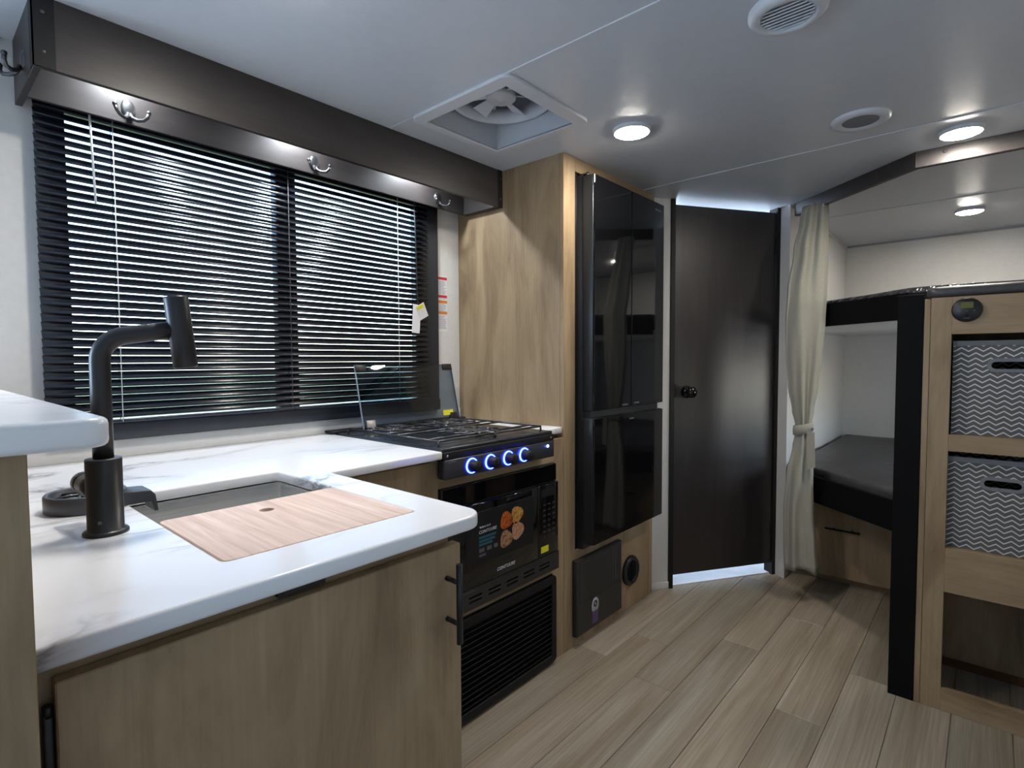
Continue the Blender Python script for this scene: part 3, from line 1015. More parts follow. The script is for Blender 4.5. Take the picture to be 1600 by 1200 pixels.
B().tube([(0.0905, 0.712, 0.818), (0.0905, 0.712, 0.830)], 0.0048, 10).box(0.0855, 0.0950, 0.708, 0.722, 0.70, 0.822, 0.002).build('hinge', 'black_plastic', pc)
B().box(0.12, 0.63, 0.78, 0.80, 0.0, 0.07).build('toe_kick', 'oak_along', pc)

hw = thing('half_wall', 'low oak clad half wall ending the peninsula under the marbled ledge', 'half wall', (-0.03, 1.25, 0))
B().box(-0.12, 0.0710, 0.604, 0.622, 0, 1.1045, 0.001, 1).build('end_panel', 'oak_vertical', hw)
B().box(-0.12, -0.102, 0.622, YW, 0, 1.1045).build('side_panel', 'oak_vertical', hw)
B().box(0.053, 0.0710, 0.622, YW, 0, 1.1045).build('side_panel', 'oak_vertical', hw)
lg = B().prism([(-0.20, 0.586)] + arc(0.128 - 0.02, 0.586 + 0.02, 0.02, -90, 0, 4) + [(0.134, YW - 0.002), (-0.20, YW - 0.002)], 1.104, 1.1305, bev=0.006, seg=3).build('raised_ledge', 'marble_laminate')
tag(lg, 'raised white marbled ledge capping the half wall beside the faucet', 'ledge')

# ------------------------------------------------------------------ gas stove
gx0, gx1, gyf, gyb = 1.062, 1.602, 1.204, 1.790
gs = thing('gas_stove', 'black built-in gas cooktop with four blue-lit knobs and a glass lid', 'stove', (1.33, 1.5, 0.82))
B().box(gx0 + 0.022, gx1 - 0.004, 1.272, gyb, 0.824, 0.905).build('body', 'black_satin', gs)
B().box(gx0, gx1, gyf + 0.006, gyb, 0.905, 0.917, 0.003).build('hob_top', 'cooktop_steel', gs)
B().box(gx0, gx1, gyf, 1.236, 0.882, 0.906, 0.002).build('front_rail', 'black_satin', gs)
pm = Matrix.Translation((0, 0, 0))
cpn = B().box(gx0 + 0.002, gx1 - 0.002, gyf - 0.004, 1.234, 0.823, 0.882, 0.003).build('control_panel', 'panel_black', gs)
for x in (1.172, 1.256, 1.342, 1.424):
    kn = B().lathe([(0.0205, 0.0), (0.0205, 0.005), (0.0180, 0.008), (0.0165, 0.034), (0.0150, 0.036), (0.0, 0.036)], (x, gyf - 0.004, 0.853), (0, -1, 0), 28).build('knob', 'black_satin', gs)
    B().lathe([(0.0208, 0.001), (0.0240, 0.001), (0.0246, 0.003), (0.0240, 0.0055), (0.0208, 0.0055)], (x, gyf - 0.004, 0.853), (0, -1, 0), 32).build('glow_ring', 'ring_glow', kn)
    B().box(x - 0.0016, x + 0.0016, gyf - 0.0412, gyf - 0.0395, 0.853, 0.868).build('pointer', 'knob_silver', kn)
    B().box(x + 0.027, x + 0.031, gyf - 0.0045, gyf - 0.0038, 0.874, 0.877).build('mark', 'ink_grey', cpn)
B().lathe([(0.0, 0.004), (0.0045, 0.003), (0.0055, 0.0)], (1.560, gyf - 0.004, 0.866), (0, -1, 0), 14).build('indicator', 'led_blue', cpn)
B().box(1.075, 1.110, gyf - 0.0046, gyf - 0.0038, 0.873, 0.877).build('badge', 'ink_grey', cpn)
B().lathe([(0.0, 0.002), (0.003, 0.001), (0.004, 0.0)], (gx0 + 0.016, gyf, 0.894), (0, -1, 0), 10).lathe([(0.0, 0.002), (0.003, 0.001), (0.004, 0.0)], (gx1 - 0.016, gyf, 0.894), (0, -1, 0), 10).build('screw', 'chrome', gs)
B().box(1.040, 1.712, 1.786, 1.838, 0.9145, 0.9225, 0.003).build('back_trim', 'black_satin', gs)
burn = [(1.20, 1.63, 0.036), (1.47, 1.63, 0.036), (1.335, 1.38, 0.046)]
for x, y, r in burn:
    bu = B().lathe([(r + 0.006, 0.0), (r + 0.004, 0.008), (r - 0.004, 0.010), (0.0, 0.010)], (x, y, 0.917), seg=28).build('burner', 'cast_iron', gs)
    B().lathe([(r - 0.006, 0.0), (r - 0.004, 0.006), (r - 0.010, 0.009), (0.0, 0.010)], (x, y, 0.927), seg=28).build('burner_cap', 'cast_iron', bu)
ZG = 0.933


def grate(x0, x1, y0, y1, centers):
    g = B()
    rw = 0.0036
    for y in (y0, y1):
        g.tube([(x0, y, ZG), (x1, y, ZG)], rw, 8)
    for x in (x0, x1):
        g.tube([(x, y0, ZG), (x, y1, ZG)], rw, 8)
    for cx, cy in centers:
        for s in (-1, 1):
            ex = x0 if s < 0 else x1
            g.tube([(ex, cy, ZG), (cx + s * 0.028, cy, ZG), (cx + s * 0.022, cy, ZG - 0.004)], rw, 8)
            ey = max(cy - 0.11, y0) if s < 0 else min(cy + 0.11, y1)
            g.tube([(cx, ey, ZG), (cx, cy + s * 0.028, ZG), (cx, cy + s * 0.022, ZG - 0.004)], rw, 8)
            g.tube([(x0, cy + s * 0.11 if y0 < cy + s * 0.11 < y1 else ey, ZG), (x1, cy + s * 0.11 if y0 < cy + s * 0.11 < y1 else ey, ZG)], rw * 0.9, 8)
            for q in (-1, 1):
                g.tube([(cx + s * 0.075, cy + q * 0.075, ZG), (cx + s * 0.028, cy + q * 0.028, ZG)], rw * 0.9, 8)
        ring = [(cx + 0.075 * cos(2 * pi * k / 24), cy + 0.075 * sin(2 * pi * k / 24), ZG) for k in range(25)]
        g.tube(ring, rw * 0.9, 8, cap=False)
    for x in (x0, x1):
        for y in (y0, y1):
            g.tube([(x, y, ZG), (x, y, 0.916)], rw, 8)
    return g.build('pan_grate', 'cast_iron', gs)


grate(1.082, 1.328, 1.250, 1.745, [(1.20, 1.63)])
grate(1.336, 1.582, 1.250, 1.745, [(1.47, 1.63)])
g = B()
for k in range(8):
    a = pi / 4 * k + pi / 8
    g.tube([(1.335 + 0.030 * cos(a), 1.38 + 0.030 * sin(a), ZG), (1.335 + 0.115 * cos(a), 1.38 + 0.115 * sin(a), ZG)], 0.0036, 8)
g.tube([(1.335 + 0.085 * cos(2 * pi * k / 28), 1.38 + 0.085 * sin(2 * pi * k / 28), ZG) for k in range(29)], 0.0034, 8, cap=False)
for y in (1.30, 1.46):
    g.tube([(1.082, y, ZG), (1.582, y, ZG)], 0.0034, 8)
g.build('pan_grate', 'cast_iron', gs)
# glass lid, raised
la = math.atan2(0.055, 0.232)
LM = Matrix.Translation((1.355, 1.700, 0.930)) @ Matrix.Rotation(-la, 4, 'X')
lid = B(LM).box(-0.238, 0.238, -0.0025, 0.0025, 0.0, 0.238, 0.001, 1).build('glass_lid', 'lid_glass', gs)
for s in (-1, 1):
    B(LM).box(s * 0.2372 - 0.0012, s * 0.2372 + 0.0012, -0.0028, 0.0028, 0.0, 0.238).build('glass_edge', 'glass_rim', lid)
    B(LM).box(s * 0.214 - 0.024, s * 0.214 + 0.024, -0.005, 0.005, 0.214, 0.240, 0.002).build('corner_clip', 'black_plastic', lid)
B(LM).box(0.150, 0.205, -0.0034, -0.0026, 0.020, 0.042).build('caution_sticker', 'ink_yellow', lid)
for s, mt in ((-1, 'bracket_metal'), (1, 'black_plastic')):
    B(LM).box(s * 0.205 - 0.019, s * 0.205 + 0.019, -0.006, 0.006, -0.012, 0.030, 0.002).cyl((s * 0.205, -0.008, 0.014), (s * 0.205, 0.008, 0.014), 0.005, None, 12).build('lid_hinge', mt, gs)
    B().box(1.355 + s * 0.205 - 0.017, 1.355 + s * 0.205 + 0.017, 1.688, 1.712, 0.915, 0.928, 0.002).build('hinge_foot', mt, gs)

# ------------------------------------------------------------------ microwave
mw = thing('microwave', 'black built-in microwave with a food photo sticker on its door', 'microwave', (1.37, 1.45, 0.38))
MY = 1.238
B().box(1.10, 1.645, 1.27, 1.75, 0.384, 0.780).build('body', 'black_satin', mw)
B().box(1.083, 1.660, MY, 1.256, 0.380, 0.785, 0.002).build('trim_kit', 'black_plastic', mw)
B().box(1.085, 1.658, MY - 0.004, MY + 0.002, 0.722, 0.783, 0.0015, 1).build('upper_band', 'black_gloss', mw)
dr = B().box(1.090, 1.530, MY - 0.018, MY + 0.001, 0.452, 0.719, 0.003).build('door', 'black_gloss', mw)
B().box(1.165, 1.500, MY - 0.0195, MY - 0.0175, 0.520, 0.692, 0.0008, 1).build('door_window', 'black_satin', dr)
cp = B().box(1.534, 1.655, MY - 0.016, MY + 0.001, 0.452, 0.719, 0.003).build('control_panel', 'black_gloss', mw)
B().box(1.552, 1.640, MY - 0.0168, MY - 0.0158, 0.672, 0.700).build('display', 'black_satin', cp)
kp = B()
for i in range(7):
    for j in range(3):
        kp.box(1.560 + 0.028 * j, 1.576 + 0.028 * j, MY - 0.0168, MY - 0.0158, 0.640 - 0.020 * i, 0.646 - 0.020 * i)
kp.build('key_legend', 'ink_faint', cp)
B().box(1.548, 1.592, MY - 0.0170, MY - 0.0158, 0.466, 0.489).build('yellow_label', 'ink_yellow', cp)
slots = [[(x - 0.030, z_), (x + 0.030, z_), (x + 0.030, z_ + 0.007), (x - 0.030, z_ + 0.007)] for x in (1.12, 1.21, 1.30, 1.39, 1.48, 1.57) for z_ in (0.402, 0.416)]
lv = B().prism([(1.083, 0.381), (1.660, 0.381), (1.660, 0.449), (1.083, 0.449)], 0, 0.014, slots, m=Matrix.Translation((0, MY - 0.0005, 0)) @ Matrix.Rotation(pi / 2, 4, 'X')).build('lower_vent', 'dark_grey_panel', mw)
sy = MY - 0.0198
stk = B().box(1.205, 1.446, sy, sy + 0.0004, 0.535, 0.682).build('advert_sticker', 'black_satin', dr)
for cx, cz, r, fm in ((1.354, 0.636, 0.031, 'food_orange'), (1.409, 0.644, 0.031, 'food_golden'), (1.412, 0.588, 0.032, 'food_mixed'), (1.352, 0.573, 0.031, 'food_brown')):
    n = 18
    B().prism([(r * (1 + 0.10 * sin(3 * a + cx * 90)) * cos(a), r * 0.95 * (1 + 0.10 * sin(3 * a + cx * 90)) * sin(a)) for a in [2 * pi * k / n for k in range(n)]], 0, 0.0003,
              m=face_minus_y(cx, sy, cz)).build('food_picture', fm, dr)
for zz, w, mt in ((0.606, 0.080, 'ink_teal'), (0.594, 0.074, 'ink_teal'), (0.583, 0.062, 'ink_teal'), (0.548, 0.030, 'ink_grey')):
    B().box(1.222, 1.222 + w, sy - 0.0003, sy, zz - 0.004, zz + 0.004).build('print_line', mt, dr)
for x, w in ((1.222, 0.024), (1.258, 0.022), (1.292, 0.018)):
    B().box(x, x + w, sy - 0.0003, sy, 0.558, 0.571).build('print_line', 'ink_grey', dr)
B().tube([(1.224 + 0.0032 * k, sy - 0.0003, 0.640 + 0.0035 * sin(k * 2.2)) for k in range(17)], 0.0010, 5).build('script_line', 'ink_white', dr)
text_mesh('CONTOURE', 0.0150, face_minus_y(1.262, sy - 0.0004, 0.624), 'lettering', 'ink_white', dr, shear=0.2)
text_mesh('CONTOURE', 0.0165, face_minus_y(1.352, MY - 0.0186, 0.478), 'lettering', 'ink_white', dr, shear=0.25)
B().box(1.12, 1.205, MY - 0.0152, MY - 0.0143, 0.440, 0.4425).build('print_line', 'ink_grey', lv)

# ------------------------------------------------------------------ louvred vent grille under the microwave
gv = thing('vent_grille', 'wide black louvred vent grille under the microwave', 'vent', (1.39, 1.25, 0.01))
gxa, gxb, gza, gzb = 1.090, 1.664, 0.012, 0.350


def xz_prism(b_, poly, holes, ya, yb, bev=0.0):
    # polygon in (x, z), from y=ya (front) to yb
    return b_.prism(poly, 0, yb - ya, holes, bev=bev, seg=2, m=Matrix.Translation((0, yb, 0)) @ Matrix.Rotation(pi / 2, 4, 'X'))


xz_prism(B(), rrect(gxa, gxb, gza, gzb, 0.018), [rrect(gxa + 0.030, gxb - 0.030, gza + 0.028, gzb - 0.028, 0.006)], 1.236, 1.256, 0.003).build('frame', 'black_satin', gv)
B().box(gxa + 0.02, gxb - 0.02, 1.2540, 1.258, gza + 0.02, gzb - 0.02).build('backing', 'black_satin', gv)
nz = 15
for k in range(nz):
    zz = gza + 0.036 + (gzb - gza - 0.072) * k / (nz - 1)
    B(Matrix.Translation((0, 1.246, zz)) @ Matrix.Rotation(rad(-38), 4, 'X')).box(gxa + 0.028, gxb - 0.028, -0.010, 0.010, -0.0015, 0.0015, 0.001, 1).build('louvre', 'black_satin', gv)

# ------------------------------------------------------------------ roof vent
rv = thing('roof_vent', 'white square roof vent with a six-blade fan above the stove', 'roof vent', (1.37, 1.248, ZC - 0.012))
xz = B().prism(rrect(1.150, 1.572, 1.022, 1.458, 0.035), ZC - 0.010, ZC + 0.001, [[(FX0, FY0), (FX1, FY0), (FX1, FY1), (FX0, FY1)]], bev=0.003, seg=2)
xz.build('trim_frame', 'white_plastic', rv)
sh = B()
sh.box(FX0 - 0.006, FX0, FY0, FY1, ZC - 0.004, 2.15).box(FX1, FX1 + 0.006, FY0, FY1, ZC - 0.004, 2.15)
sh.box(FX0, FX1, FY0 - 0.006, FY0, ZC - 0.004, 2.15).box(FX0, FX1, FY1, FY1 + 0.006, ZC - 0.004, 2.15)
sh.build('shaft', 'white_plastic', rv)
fcx, fcy = 1.370, 1.247
B().lathe([(0.168, 0.0), (0.160, -0.004), (0.150, 0.0), (0.145, 0.05), (0.168, 0.05)], (fcx, fcy, 2.040), seg=48).build('fan_ring', 'white_plastic', rv)
hbn = B().lathe([(0.0, -0.004), (0.008, -0.004), (0.010, 0.0), (0.044, 0.0), (0.050, 0.004), (0.050, 0.022), (0.0, 0.022)], (fcx, fcy, 2.046), seg=32).build('fan_hub', 'white_plastic', rv)
for k in range(6):
    a = 2 * pi * k / 6 + 0.3
    m = Matrix.Translation((fcx, fcy, 2.060)) @ Matrix.Rotation(a, 4, 'Z') @ Matrix.Rotation(rad(24), 4, 'X')
    B(m).prism([(0.040, -0.012), (0.138, -0.034), (0.143, 0.022), (0.040, 0.016)], -0.0012, 0.0012).build('blade', 'white_plastic', rv)
for k in range(3):
    a = 2 * pi * k / 3 + 0.9
    B().tube([(fcx + 0.03 * cos(a), fcy + 0.03 * sin(a), 2.082), (fcx + 0.155 * cos(a), fcy + 0.155 * sin(a), 2.082)], 0.004, 8).build('motor_strut', 'white_plastic', rv)
B().box(FX0 - 0.01, FX1 + 0.01, FY0 - 0.01, FY1 + 0.01, 2.150, 2.156).build('lid', 'grey_plastic', rv)
B().box(FX0 + 0.004, FX0 + 0.03, FY1 - 0.03, FY1 - 0.005, 2.0, 2.02, 0.003).build('crank_mount', 'black_plastic', rv)

# ------------------------------------------------------------------ ceiling fittings


def puck(x, y, label, name='ceiling_light'):
    t = thing(name, label, 'light', (x, y, ZC - 0.014), 'round ceiling lights')
    B().lathe([(0.066, 0.014), (0.065, 0.006), (0.062, 0.002), (0.0595, 0.001), (0.0585, 0.004), (0.0, 0.004)], (x, y, ZC - 0.014), seg=36).build('rim', 'white_plastic', t)
    B().lathe([(0.0580, 0.0032), (0.050, -0.002), (0.0, -0.005)], (x, y, ZC - 0.014), seg=36).build('diffuser', 'puck_glow', t)


puck(1.728, 0.957, 'round ceiling light by the roof vent and fridge cabinet')
puck(2.512, 0.095, 'round ceiling light just in front of the dark curtain beam')
puck(3.88, 0.101, 'round ceiling light above the upper bunk')
# its glow shows on the ceiling at the top edge of the photograph
puck(0.535, 1.085, 'round ceiling light above the sink peninsula', 'ceiling_light_offscreen')


av = thing('air_vent', 'round white louvred air vent in the ceiling', 'vent', (1.382, 0.368, ZC - 0.02))
B().lathe([(0.084, 0.020), (0.084, 0.012), (0.076, 0.003), (0.066, 0.0), (0.058, 0.002), (0.056, 0.018)], (1.382, 0.368, ZC - 0.02), seg=44).build('collar', 'white_plastic', av)
B().lathe([(0.058, 0.0), (0.0, 0.0)], (1.382, 0.368, ZC - 0.002), seg=30).build('backing', 'grey_plastic', av)
for k in range(9):
    h = -0.050 + 0.0125 * k
    w = math.sqrt(max(0.0565 ** 2 - h * h, 1e-5))
    B(Matrix.Translation((1.382 + h, 0.368, ZC - 0.014)) @ Matrix.Rotation(rad(-25), 4, 'Y')).box(-0.0036, 0.0036, -w, w, -0.001, 0.001).build('louvre', 'white_plastic', av)
sp = thing('ceiling_speaker', 'round white ceiling speaker with a grey mesh centre', 'speaker', (2.167, 0.345, ZC - 0.015))
B().lathe([(0.087, 0.015), (0.086, 0.009), (0.078, 0.002), (0.066, 0.001), (0.055, 0.005), (0.053, 0.008), (0.0, 0.008)], (2.167, 0.345, ZC - 0.015), seg=44).build('bezel', 'white_plastic', sp)
B().lathe([(0.0535, 0.0075), (0.03, 0.004), (0.0, 0.003)], (2.167, 0.345, ZC - 0.015), seg=36).build('mesh_grille', 'speaker_mesh', sp)

# ------------------------------------------------------------------ dark ceiling beam carrying the bunk curtain
BA, BE = Vector((2.651, 0.237, 0)), Vector((3.111, 0.779, 0))
bd_ = (BE - BA).normalized()
BM = Matrix.Translation(BA) @ Matrix.Rotation(math.atan2(bd_.y, bd_.x), 4, 'Z')
BLN = (BE - BA).length
ZB = 1.918
bmn = thing('curtain_beam', 'dark charcoal ceiling beam bending around the bunk corner', 'beam', (2.75, 0.2, ZB))
B(BM).box(-0.004, BLN, -0.026, 0.0, ZB, ZC, 0.0012, 1).build('oblique_rail', 'charcoal_wood', bmn)
B().box(2.651, 2.677, YR, 0.236, ZB, ZC, 0.0012, 1).build('straight_rail', 'charcoal_wood', bmn)
B().lathe([(0.0, 0.004), (0.004, 0.003), (0.007, 0.0)], (2.651, 0.147, 1.960), (-1, 0, 0), 14).build('screw', 'pewter', bmn)

# ------------------------------------------------------------------ bunks
bunk_poly = [(2.675, YR + 0.002), (XE - 0.002, YR + 0.002), (XE - 0.002, 0.795), (3.130, 0.795), (3.098, 0.763), (2.677, 0.266)]
ub = thing('upper_bunk', 'upper bunk platform with a dark fascia and pale underside', 'bunk bed', (3.6, 0.1, 1.332))
B().prism(bunk_poly, 1.338, 1.360).build('platform', 'white_trim', ub)
B(BM).box(-0.004, BLN, -0.004, 0.016, 1.332, 1.437, 0.001, 1).build('fascia', 'post_black', ub)
B().box(2.651, 2.674, YR + 0.002, 0.232, 1.332, 1.437, 0.001, 1).build('fascia', 'post_black', ub)
B(BM).lathe([(0.0, 0.003), (0.005, 0.002), (0.007, 0.0)], (0.07, -0.004, 1.375), (0, -1, 0), 12).build('screw_cap', 'black_plastic', ub)


def inset_poly(poly, d):
    c = Vector((sum(p[0] for p in poly) / len(poly), sum(p[1] for p in poly) / len(poly)))
    out = []
    n = len(poly)
    for i in range(n):
        p0, p1, p2 = (Vector(poly[i - 1]), Vector(poly[i]), Vector(poly[(i + 1) % n]))
        e1, e2 = (p1 - p0).normalized(), (p2 - p1).normalized()
        n1, n2 = Vector((-e1.y, e1.x)), Vector((-e2.y, e2.x))
        b_ = (n1 + n2)
        b_ = b_ / max(b_.dot(n1), 0.2)
        out.append(tuple(p1 + b_ * d))
    return out


def mattress(poly, z0, z1, name, mat, amp, label):
    t = bmesh.new()
    # dense grid clipped to polygon through prism, then gentle dents
    b_ = B().prism(poly, z0, z1, bev=0.022, seg=4)
    bm = b_.bm
    bmesh.ops.triangulate(bm, faces=[f for f in bm.faces if len(f.verts) > 4])
    for _ in range(3):
        ed = [e for e in bm.edges if e.calc_length() > 0.10]
        if ed:
            bmesh.ops.subdivide_edges(bm, edges=ed, cuts=1, use_grid_fill=True)
    bmesh.ops.triangulate(bm, faces=[f for f in bm.faces if len(f.verts) > 4])
    bm.normal_update()
    for v in bm.verts:
        if v.co.z > (z0 + z1) / 2:
            v.co.z += amp * noise.noise(v.co * 5.0) + amp * 0.5 * noise.noise(v.co * 14.0)
    for f in bm.faces:
        f.smooth = True
    t.free()
    o = b_.build(name, mat)
    return tag(o, label, 'mattress')


mattress(inset_poly(bunk_poly, 0.020), 1.3605, 1.462, 'bunk_mattress', 'plastic_wrap', 0.006, 'black plastic-wrapped mattress on the upper bunk')
lb = thing('lower_bunk', 'lower bunk base with a dark fascia and an oak storage front', 'bunk bed', (3.7, 0.1, 0))
B().prism(bunk_poly, 0.478, 0.496).build('platform', 'oak_across', lb)
B(BM).box(-0.004, BLN, -0.004, 0.016, 0.473, 0.600, 0.001, 1).build('fascia', 'post_black', lb)
B().box(2.660, 2.674, YR + 0.002, 0.232, 0.473, 0.600).build('fascia', 'post_black', lb)
B(BM).lathe([(0.0, 0.003), (0.005, 0.002), (0.007, 0.0)], (0.07, -0.004, 0.52), (0, -1, 0), 12).build('screw_cap', 'chrome', lb)
df = B().box(3.200, 3.218, 0.20, 0.778, 0.040, 0.476, 0.0012, 1).build('drawer_front', 'oak_vertical', lb)
hh = B().tube([(3.176, 0.468, 0.296), (3.176, 0.622, 0.296)], 0.005, 12)
for y in (0.505, 0.585):
    hh.tube([(3.176, y, 0.296), (3.2005, y, 0.296)], 0.004, 10)
hh.build('handle', 'black_satin', df)
B().box(3.218, 3.236, YR + 0.002, 0.794, 0.040, 0.478).build('carcass', 'oak_vertical', lb)
B().box(3.250, 3.268, YR + 0.002, 0.794, 0.0, 0.478).build('toe_kick', 'oak_across', lb)
mattress(inset_poly(bunk_poly, 0.020), 0.4965, 0.632, 'bunk_mattress', 'blanket_vinyl', 0.006, 'dark grey vinyl mattress on the lower bunk')

# ------------------------------------------------------------------ shelf unit at the foot of the bunks
UX, UB_ = 2.272, 2.645
su = thing('shelf_unit', 'open oak shelf unit with a black corner post at the foot of the bunks', 'shelf', (2.45, -0.1, 0))
B().box(UX, UX + 0.020, 0.168, 0.240, 0.0, 1.392, 0.001, 1).build('corner_post', 'post_black', su)
B().box(UX + 0.020, UB_, 0.150, 0.166, 0.0, 1.372).build('side_panel', 'oak_vertical', su)
B().box(UX + 0.002, UX + 0.020, 0.150, 0.1665, 0.0, 1.374, 0.001, 1).build('edge_strip', 'oak_vertical', su)
YA, YB_ = 0.094, -0.200
B().box(UX, UX + 0.020, YA, 0.149, 0.0, 1.377, 0.001, 1).build('stile', 'oak_vertical', su)
B().box(UX, UX + 0.020, -0.512, YB_, 0.0, 1.377, 0.001, 1).build('stile', 'oak_vertical', su)
for nm, z0, z1 in (('top_rail', 1.256, 1.377), ('rail', 0.874, 0.929), ('rail', 0.404, 0.552), ('bottom_rail', 0.0, 0.078)):
    B().box(UX, UX + 0.019, YB_, YA, z0, z1, 0.001, 1).build(nm, 'oak_across', su)
B().box(UX + 0.020, UB_, -0.512, 0.150, 1.360, 1.376).build('top_board', 'oak_across', su)
for z0 in (0.912, 0.536):
    B().box(UX + 0.020, UB_, YB_ - 0.02, 0.150, z0, z0 + 0.016).build('shelf_board', 'oak_across', su)
B().box(UX + 0.020, UB_, YB_ - 0.020, YB_ - 0.004, 0.0, 1.360).build('divider', 'oak_vertical', su)
B().box(UB_ - 0.012, UB_, YB_, 0.150, 0.030, 1.360).build('back_panel', 'oak_vertical', su)
B().box(UB_ - 0.020, UB_, YB_, 0.150, 0.0, 0.030).build('back_rail', 'brown_rail', su)
B().prism(rrect(UX + 0.004, UB_ + 0.0, -0.505, 0.166, 0.03), 1.3775, 1.413, bev=0.014, seg=4)
cu = B().prism(rrect(UX + 0.004, UB_ - 0.004, -0.505, 0.164, 0.03), 1.3775, 1.414, bev=0.015, seg=4).build('pad', 'blanket_vinyl')
tag(cu, 'flat black padded cushion on top of the oak shelf unit', 'cushion')

cp_ = thing('bunk_control_panel', 'oval black control panel with a small green screen above the bins', 'control panel', (UX, 0.058, 1.295))
B().lathe([(0.0, 0.012), (0.034, 0.011), (0.0375, 0.008), (0.039, 0.0)], (UX, 0.058, 1.333), (-1, 0, 0), 40).build('housing', 'black_plastic', cp_)
B().box(UX - 0.0124, UX - 0.0115, 0.042, 0.073, 1.338, 1.357).build('screen', 'lcd', cp_)
for y in (0.040, 0.058, 0.076):
    B().box(UX - 0.0122, UX - 0.0112, y - 0.0025, y + 0.0025, 1.328, 1.3305).build('button_mark', 'ink_grey', cp_)
B().lathe([(0.0, 0.0015), (0.005, 0.001), (0.006, 0.0)], (UX - 0.0115, 0.058, 1.315), (-1, 0, 0), 12).build('button', 'black_satin', cp_)
B().box(UX - 0.0122, UX - 0.0112, 0.050, 0.066, 1.305, 1.307).build('button_mark', 'ink_grey', cp_)


def bin_(yc, w, z0, h, label):
    t = thing('storage_bin', label, 'storage bin', (UX + 0.16, yc, z0), 'chevron storage bins in the shelf unit')
    xf = UX + 0.030
    hz, hw, hr = z0 + h * 0.74, 0.045, 0.0115
    # front wall with an oblong hole, in (y, z)
    def stadium(hw_, r):
        return arc(hw_, 0, r, -90, 90, 6) + arc(-hw_, 0, r, 90, 270, 6)
    hole = [(a, b_ + (hz - z0)) for a, b_ in stadium(hw - hr, hr)]
    mm = Matrix.Translation((xf, yc, z0)) @ Matrix.Rotation(-pi / 2, 4, 'Z') @ Matrix.Rotation(pi / 2, 4, 'X')
    f = B(mm).prism([(-w / 2, 0), (w / 2, 0), (w / 2, h), (-w / 2, h)], -0.006, 0.0, [hole]).build('front', 'chevron_cloth', t)
    hole2 = [(a, b_ + (hz - z0)) for a, b_ in stadium(hw - hr, hr - 0.0005)]
    rim = [(a, b_ + (hz - z0)) for a, b_ in stadium(hw - hr, hr + 0.011)]
    B(mm).prism(rim, -0.001, 0.0025, [hole2], bev=0.001, seg=1).build('grip', 'bin_binding', f)
    B(mm).box(-w / 2 - 0.001, w / 2 + 0.001, h - 0.016, h, -0.002, 0.002).build('binding', 'bin_binding', f)
    body = B().box(xf + 0.006, xf + 0.29, yc - w / 2, yc - w / 2 + 0.005, z0, z0 + h).box(xf + 0.006, xf + 0.29, yc + w / 2 - 0.005, yc + w / 2, z0, z0 + h)
    body.box(xf + 0.285, xf + 0.29, yc - w / 2, yc + w / 2, z0, z0 + h).box(xf + 0.006, xf + 0.285, yc - w / 2, yc + w / 2, z0, z0 + 0.004)
    body.build('sides', 'chevron_cloth', t)
    return t


bin_(-0.050, 0.280, 0.9285, 0.306, 'grey zigzag fabric bin on the upper shelf under the control panel')
bin_(-0.042, 0.272, 0.5525, 0.302, 'grey zigzag fabric bin on the middle shelf, tucked below the other bin')

# ------------------------------------------------------------------ curtain, tied
cur = thing('bunk_curtain', 'beige curtain gathered with a tie hanging from the dark beam end', 'curtain', (3.035, 0.700, 0.12))
vdir = Vector((3.04, 0.70, 0)).normalized()
left = Vector((-vdir.y, vdir.x, 0))
# (z, left offset, right offset, depth)
prof = [(1.925, 0.030, 0.085, 0.030), (1.86, 0.040, 0.086, 0.032), (1.70, 0.066, 0.086, 0.036), (1.50, 0.092, 0.082, 0.040), (1.36, 0.100, 0.076, 0.042), (1.20, 0.098, 0.066, 0.042),
        (1.05, 0.084, 0.052, 0.040), (0.93, 0.062, 0.036, 0.034), (0.865, 0.046, 0.026, 0.028), (0.82, 0.046, 0.026, 0.028), (0.76, 0.056, 0.036, 0.032), (0.62, 0.080, 0.040, 0.040), (0.45, 0.090, 0.046, 0.044),
        (0.28, 0.088, 0.060, 0.048), (0.165, 0.084, 0.070, 0.050)]
t = bmesh.new()
NS, NZ = 96, 70
rings = []


def lerp_prof(z_):
    for (a, b_) in zip(prof, prof[1:]):
        if a[0] >= z_ >= b_[0]:
            k = (a[0] - z_) / (a[0] - b_[0])
            k = k * k * (3 - 2 * k)
            return [a[i] + (b_[i] - a[i]) * k for i in range(1, 4)]
    return prof[-1][1:]


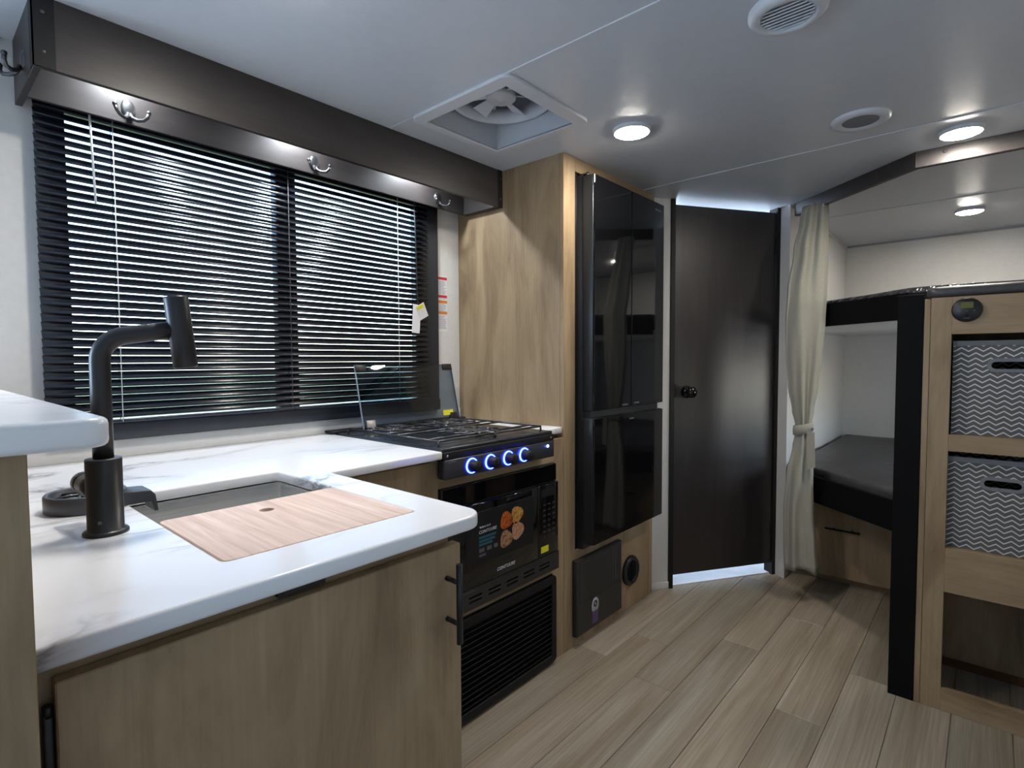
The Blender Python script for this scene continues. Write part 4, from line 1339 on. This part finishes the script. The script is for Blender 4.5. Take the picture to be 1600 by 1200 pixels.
cc = Vector((3.030, 0.690, 0))
for iz in range(NZ + 1):
    z_ = prof[0][0] + (prof[-1][0] - prof[0][0]) * iz / NZ
    L_, R_, D_ = lerp_prof(z_)
    ring = []
    tie = math.exp(-((z_ - 0.845) / 0.14) ** 2)
    for k in range(NS):
        a = 2 * pi * k / NS
        fold = 1 + (0.30 - 0.12 * tie) * sin(5 * a + 1.6 * sin(z_ * 1.7) + 0.6) + 0.10 * sin(9 * a - 3.1 * z_)
        x = cos(a)
        wdt = (L_ + R_) / 2
        off = (L_ - R_) / 2
        y = sin(a) * D_ * fold + 0.004 * sin(9 * x + z_ * 5)
        lx = off + wdt * x * (1 + 0.04 * sin(5 * a + z_ * 4))
        zz = z_ + (0.012 * sin(3 * a) if iz == NZ else 0)
        sh_ = 0.04 + 0.13 * min(1.0, max(0.0, (1.90 - z_) / 0.45))
        p = (cc + left * lx + vdir * y) * (1 - sh_ / cc.length)
        if p.y > 0.790:
            p.y = 0.790
        ring.append(t.verts.new((p.x, p.y, zz)))
    rings.append(ring)
for a, b_ in zip(rings, rings[1:]):
    for k in range(NS):
        f = t.faces.new((a[k], a[(k + 1) % NS], b_[(k + 1) % NS], b_[k]))
        f.smooth = True
t.faces.new(rings[0])
t.faces.new(rings[-1][::-1])
bmesh.ops.recalc_face_normals(t, faces=t.faces)
b = B()
b.bm.free()
b.bm = t
b.build('drape', 'curtain_cloth', cur)
tb = B()
tt = bmesh.new()
rg = []
ct = cc * (1 - 0.17 / cc.length)
for z_, g_ in ((0.868, 0.003), (0.866, 0.006), (0.846, 0.008), (0.824, 0.007), (0.822, 0.003)):
    rg.append([tt.verts.new(tuple(ct + left * (0.010 + (0.036 + g_) * cos(2 * pi * k / 40)) + vdir * ((0.034 + g_) * sin(2 * pi * k / 40)) + Vector((0, 0, z_ - 0.010 * cos(2 * pi * k / 40))))) for k in range(40)])
for a, b_ in zip(rg, rg[1:]):
    for k in range(40):
        f = tt.faces.new((a[k], a[(k + 1) % 40], b_[(k + 1) % 40], b_[k]))
        f.smooth = True
bmesh.ops.recalc_face_normals(tt, faces=tt.faces)
tb.bm.free()
tb.bm = tt
tie_o = tb.build('tie_band', 'curtain_cloth', cur)
kp = ct - left * 0.030 - vdir * 0.030
B().lathe([(0.0, 0.004), (0.005, 0.002), (0.006, -0.002)], (kp.x, kp.y, 0.848), tuple(-left - vdir), 12).build('snap', 'pewter', tie_o)
B().prism([(-0.016, 0.0), (0.016, 0.0), (0.022, -0.165), (-0.012, -0.175)], -0.002, 0.002, m=Matrix.Translation(ct - left * 0.022 - vdir * 0.050 + Vector((0, 0, 0.835))) @ Matrix.Rotation(math.atan2(-left.y, -left.x), 4, 'Z') @ Matrix.Rotation(pi / 2, 4, 'X')).build('tie_tail', 'curtain_cloth', tie_o)
gl = B()
for s in (0.50, 0.545, 0.59):
    p = BA + bd_ * s
    gl.box(p.x - 0.004, p.x + 0.004, p.y - 0.004, p.y + 0.004, 1.908, 1.921)
gl.build('glider', 'white_plastic', cur)
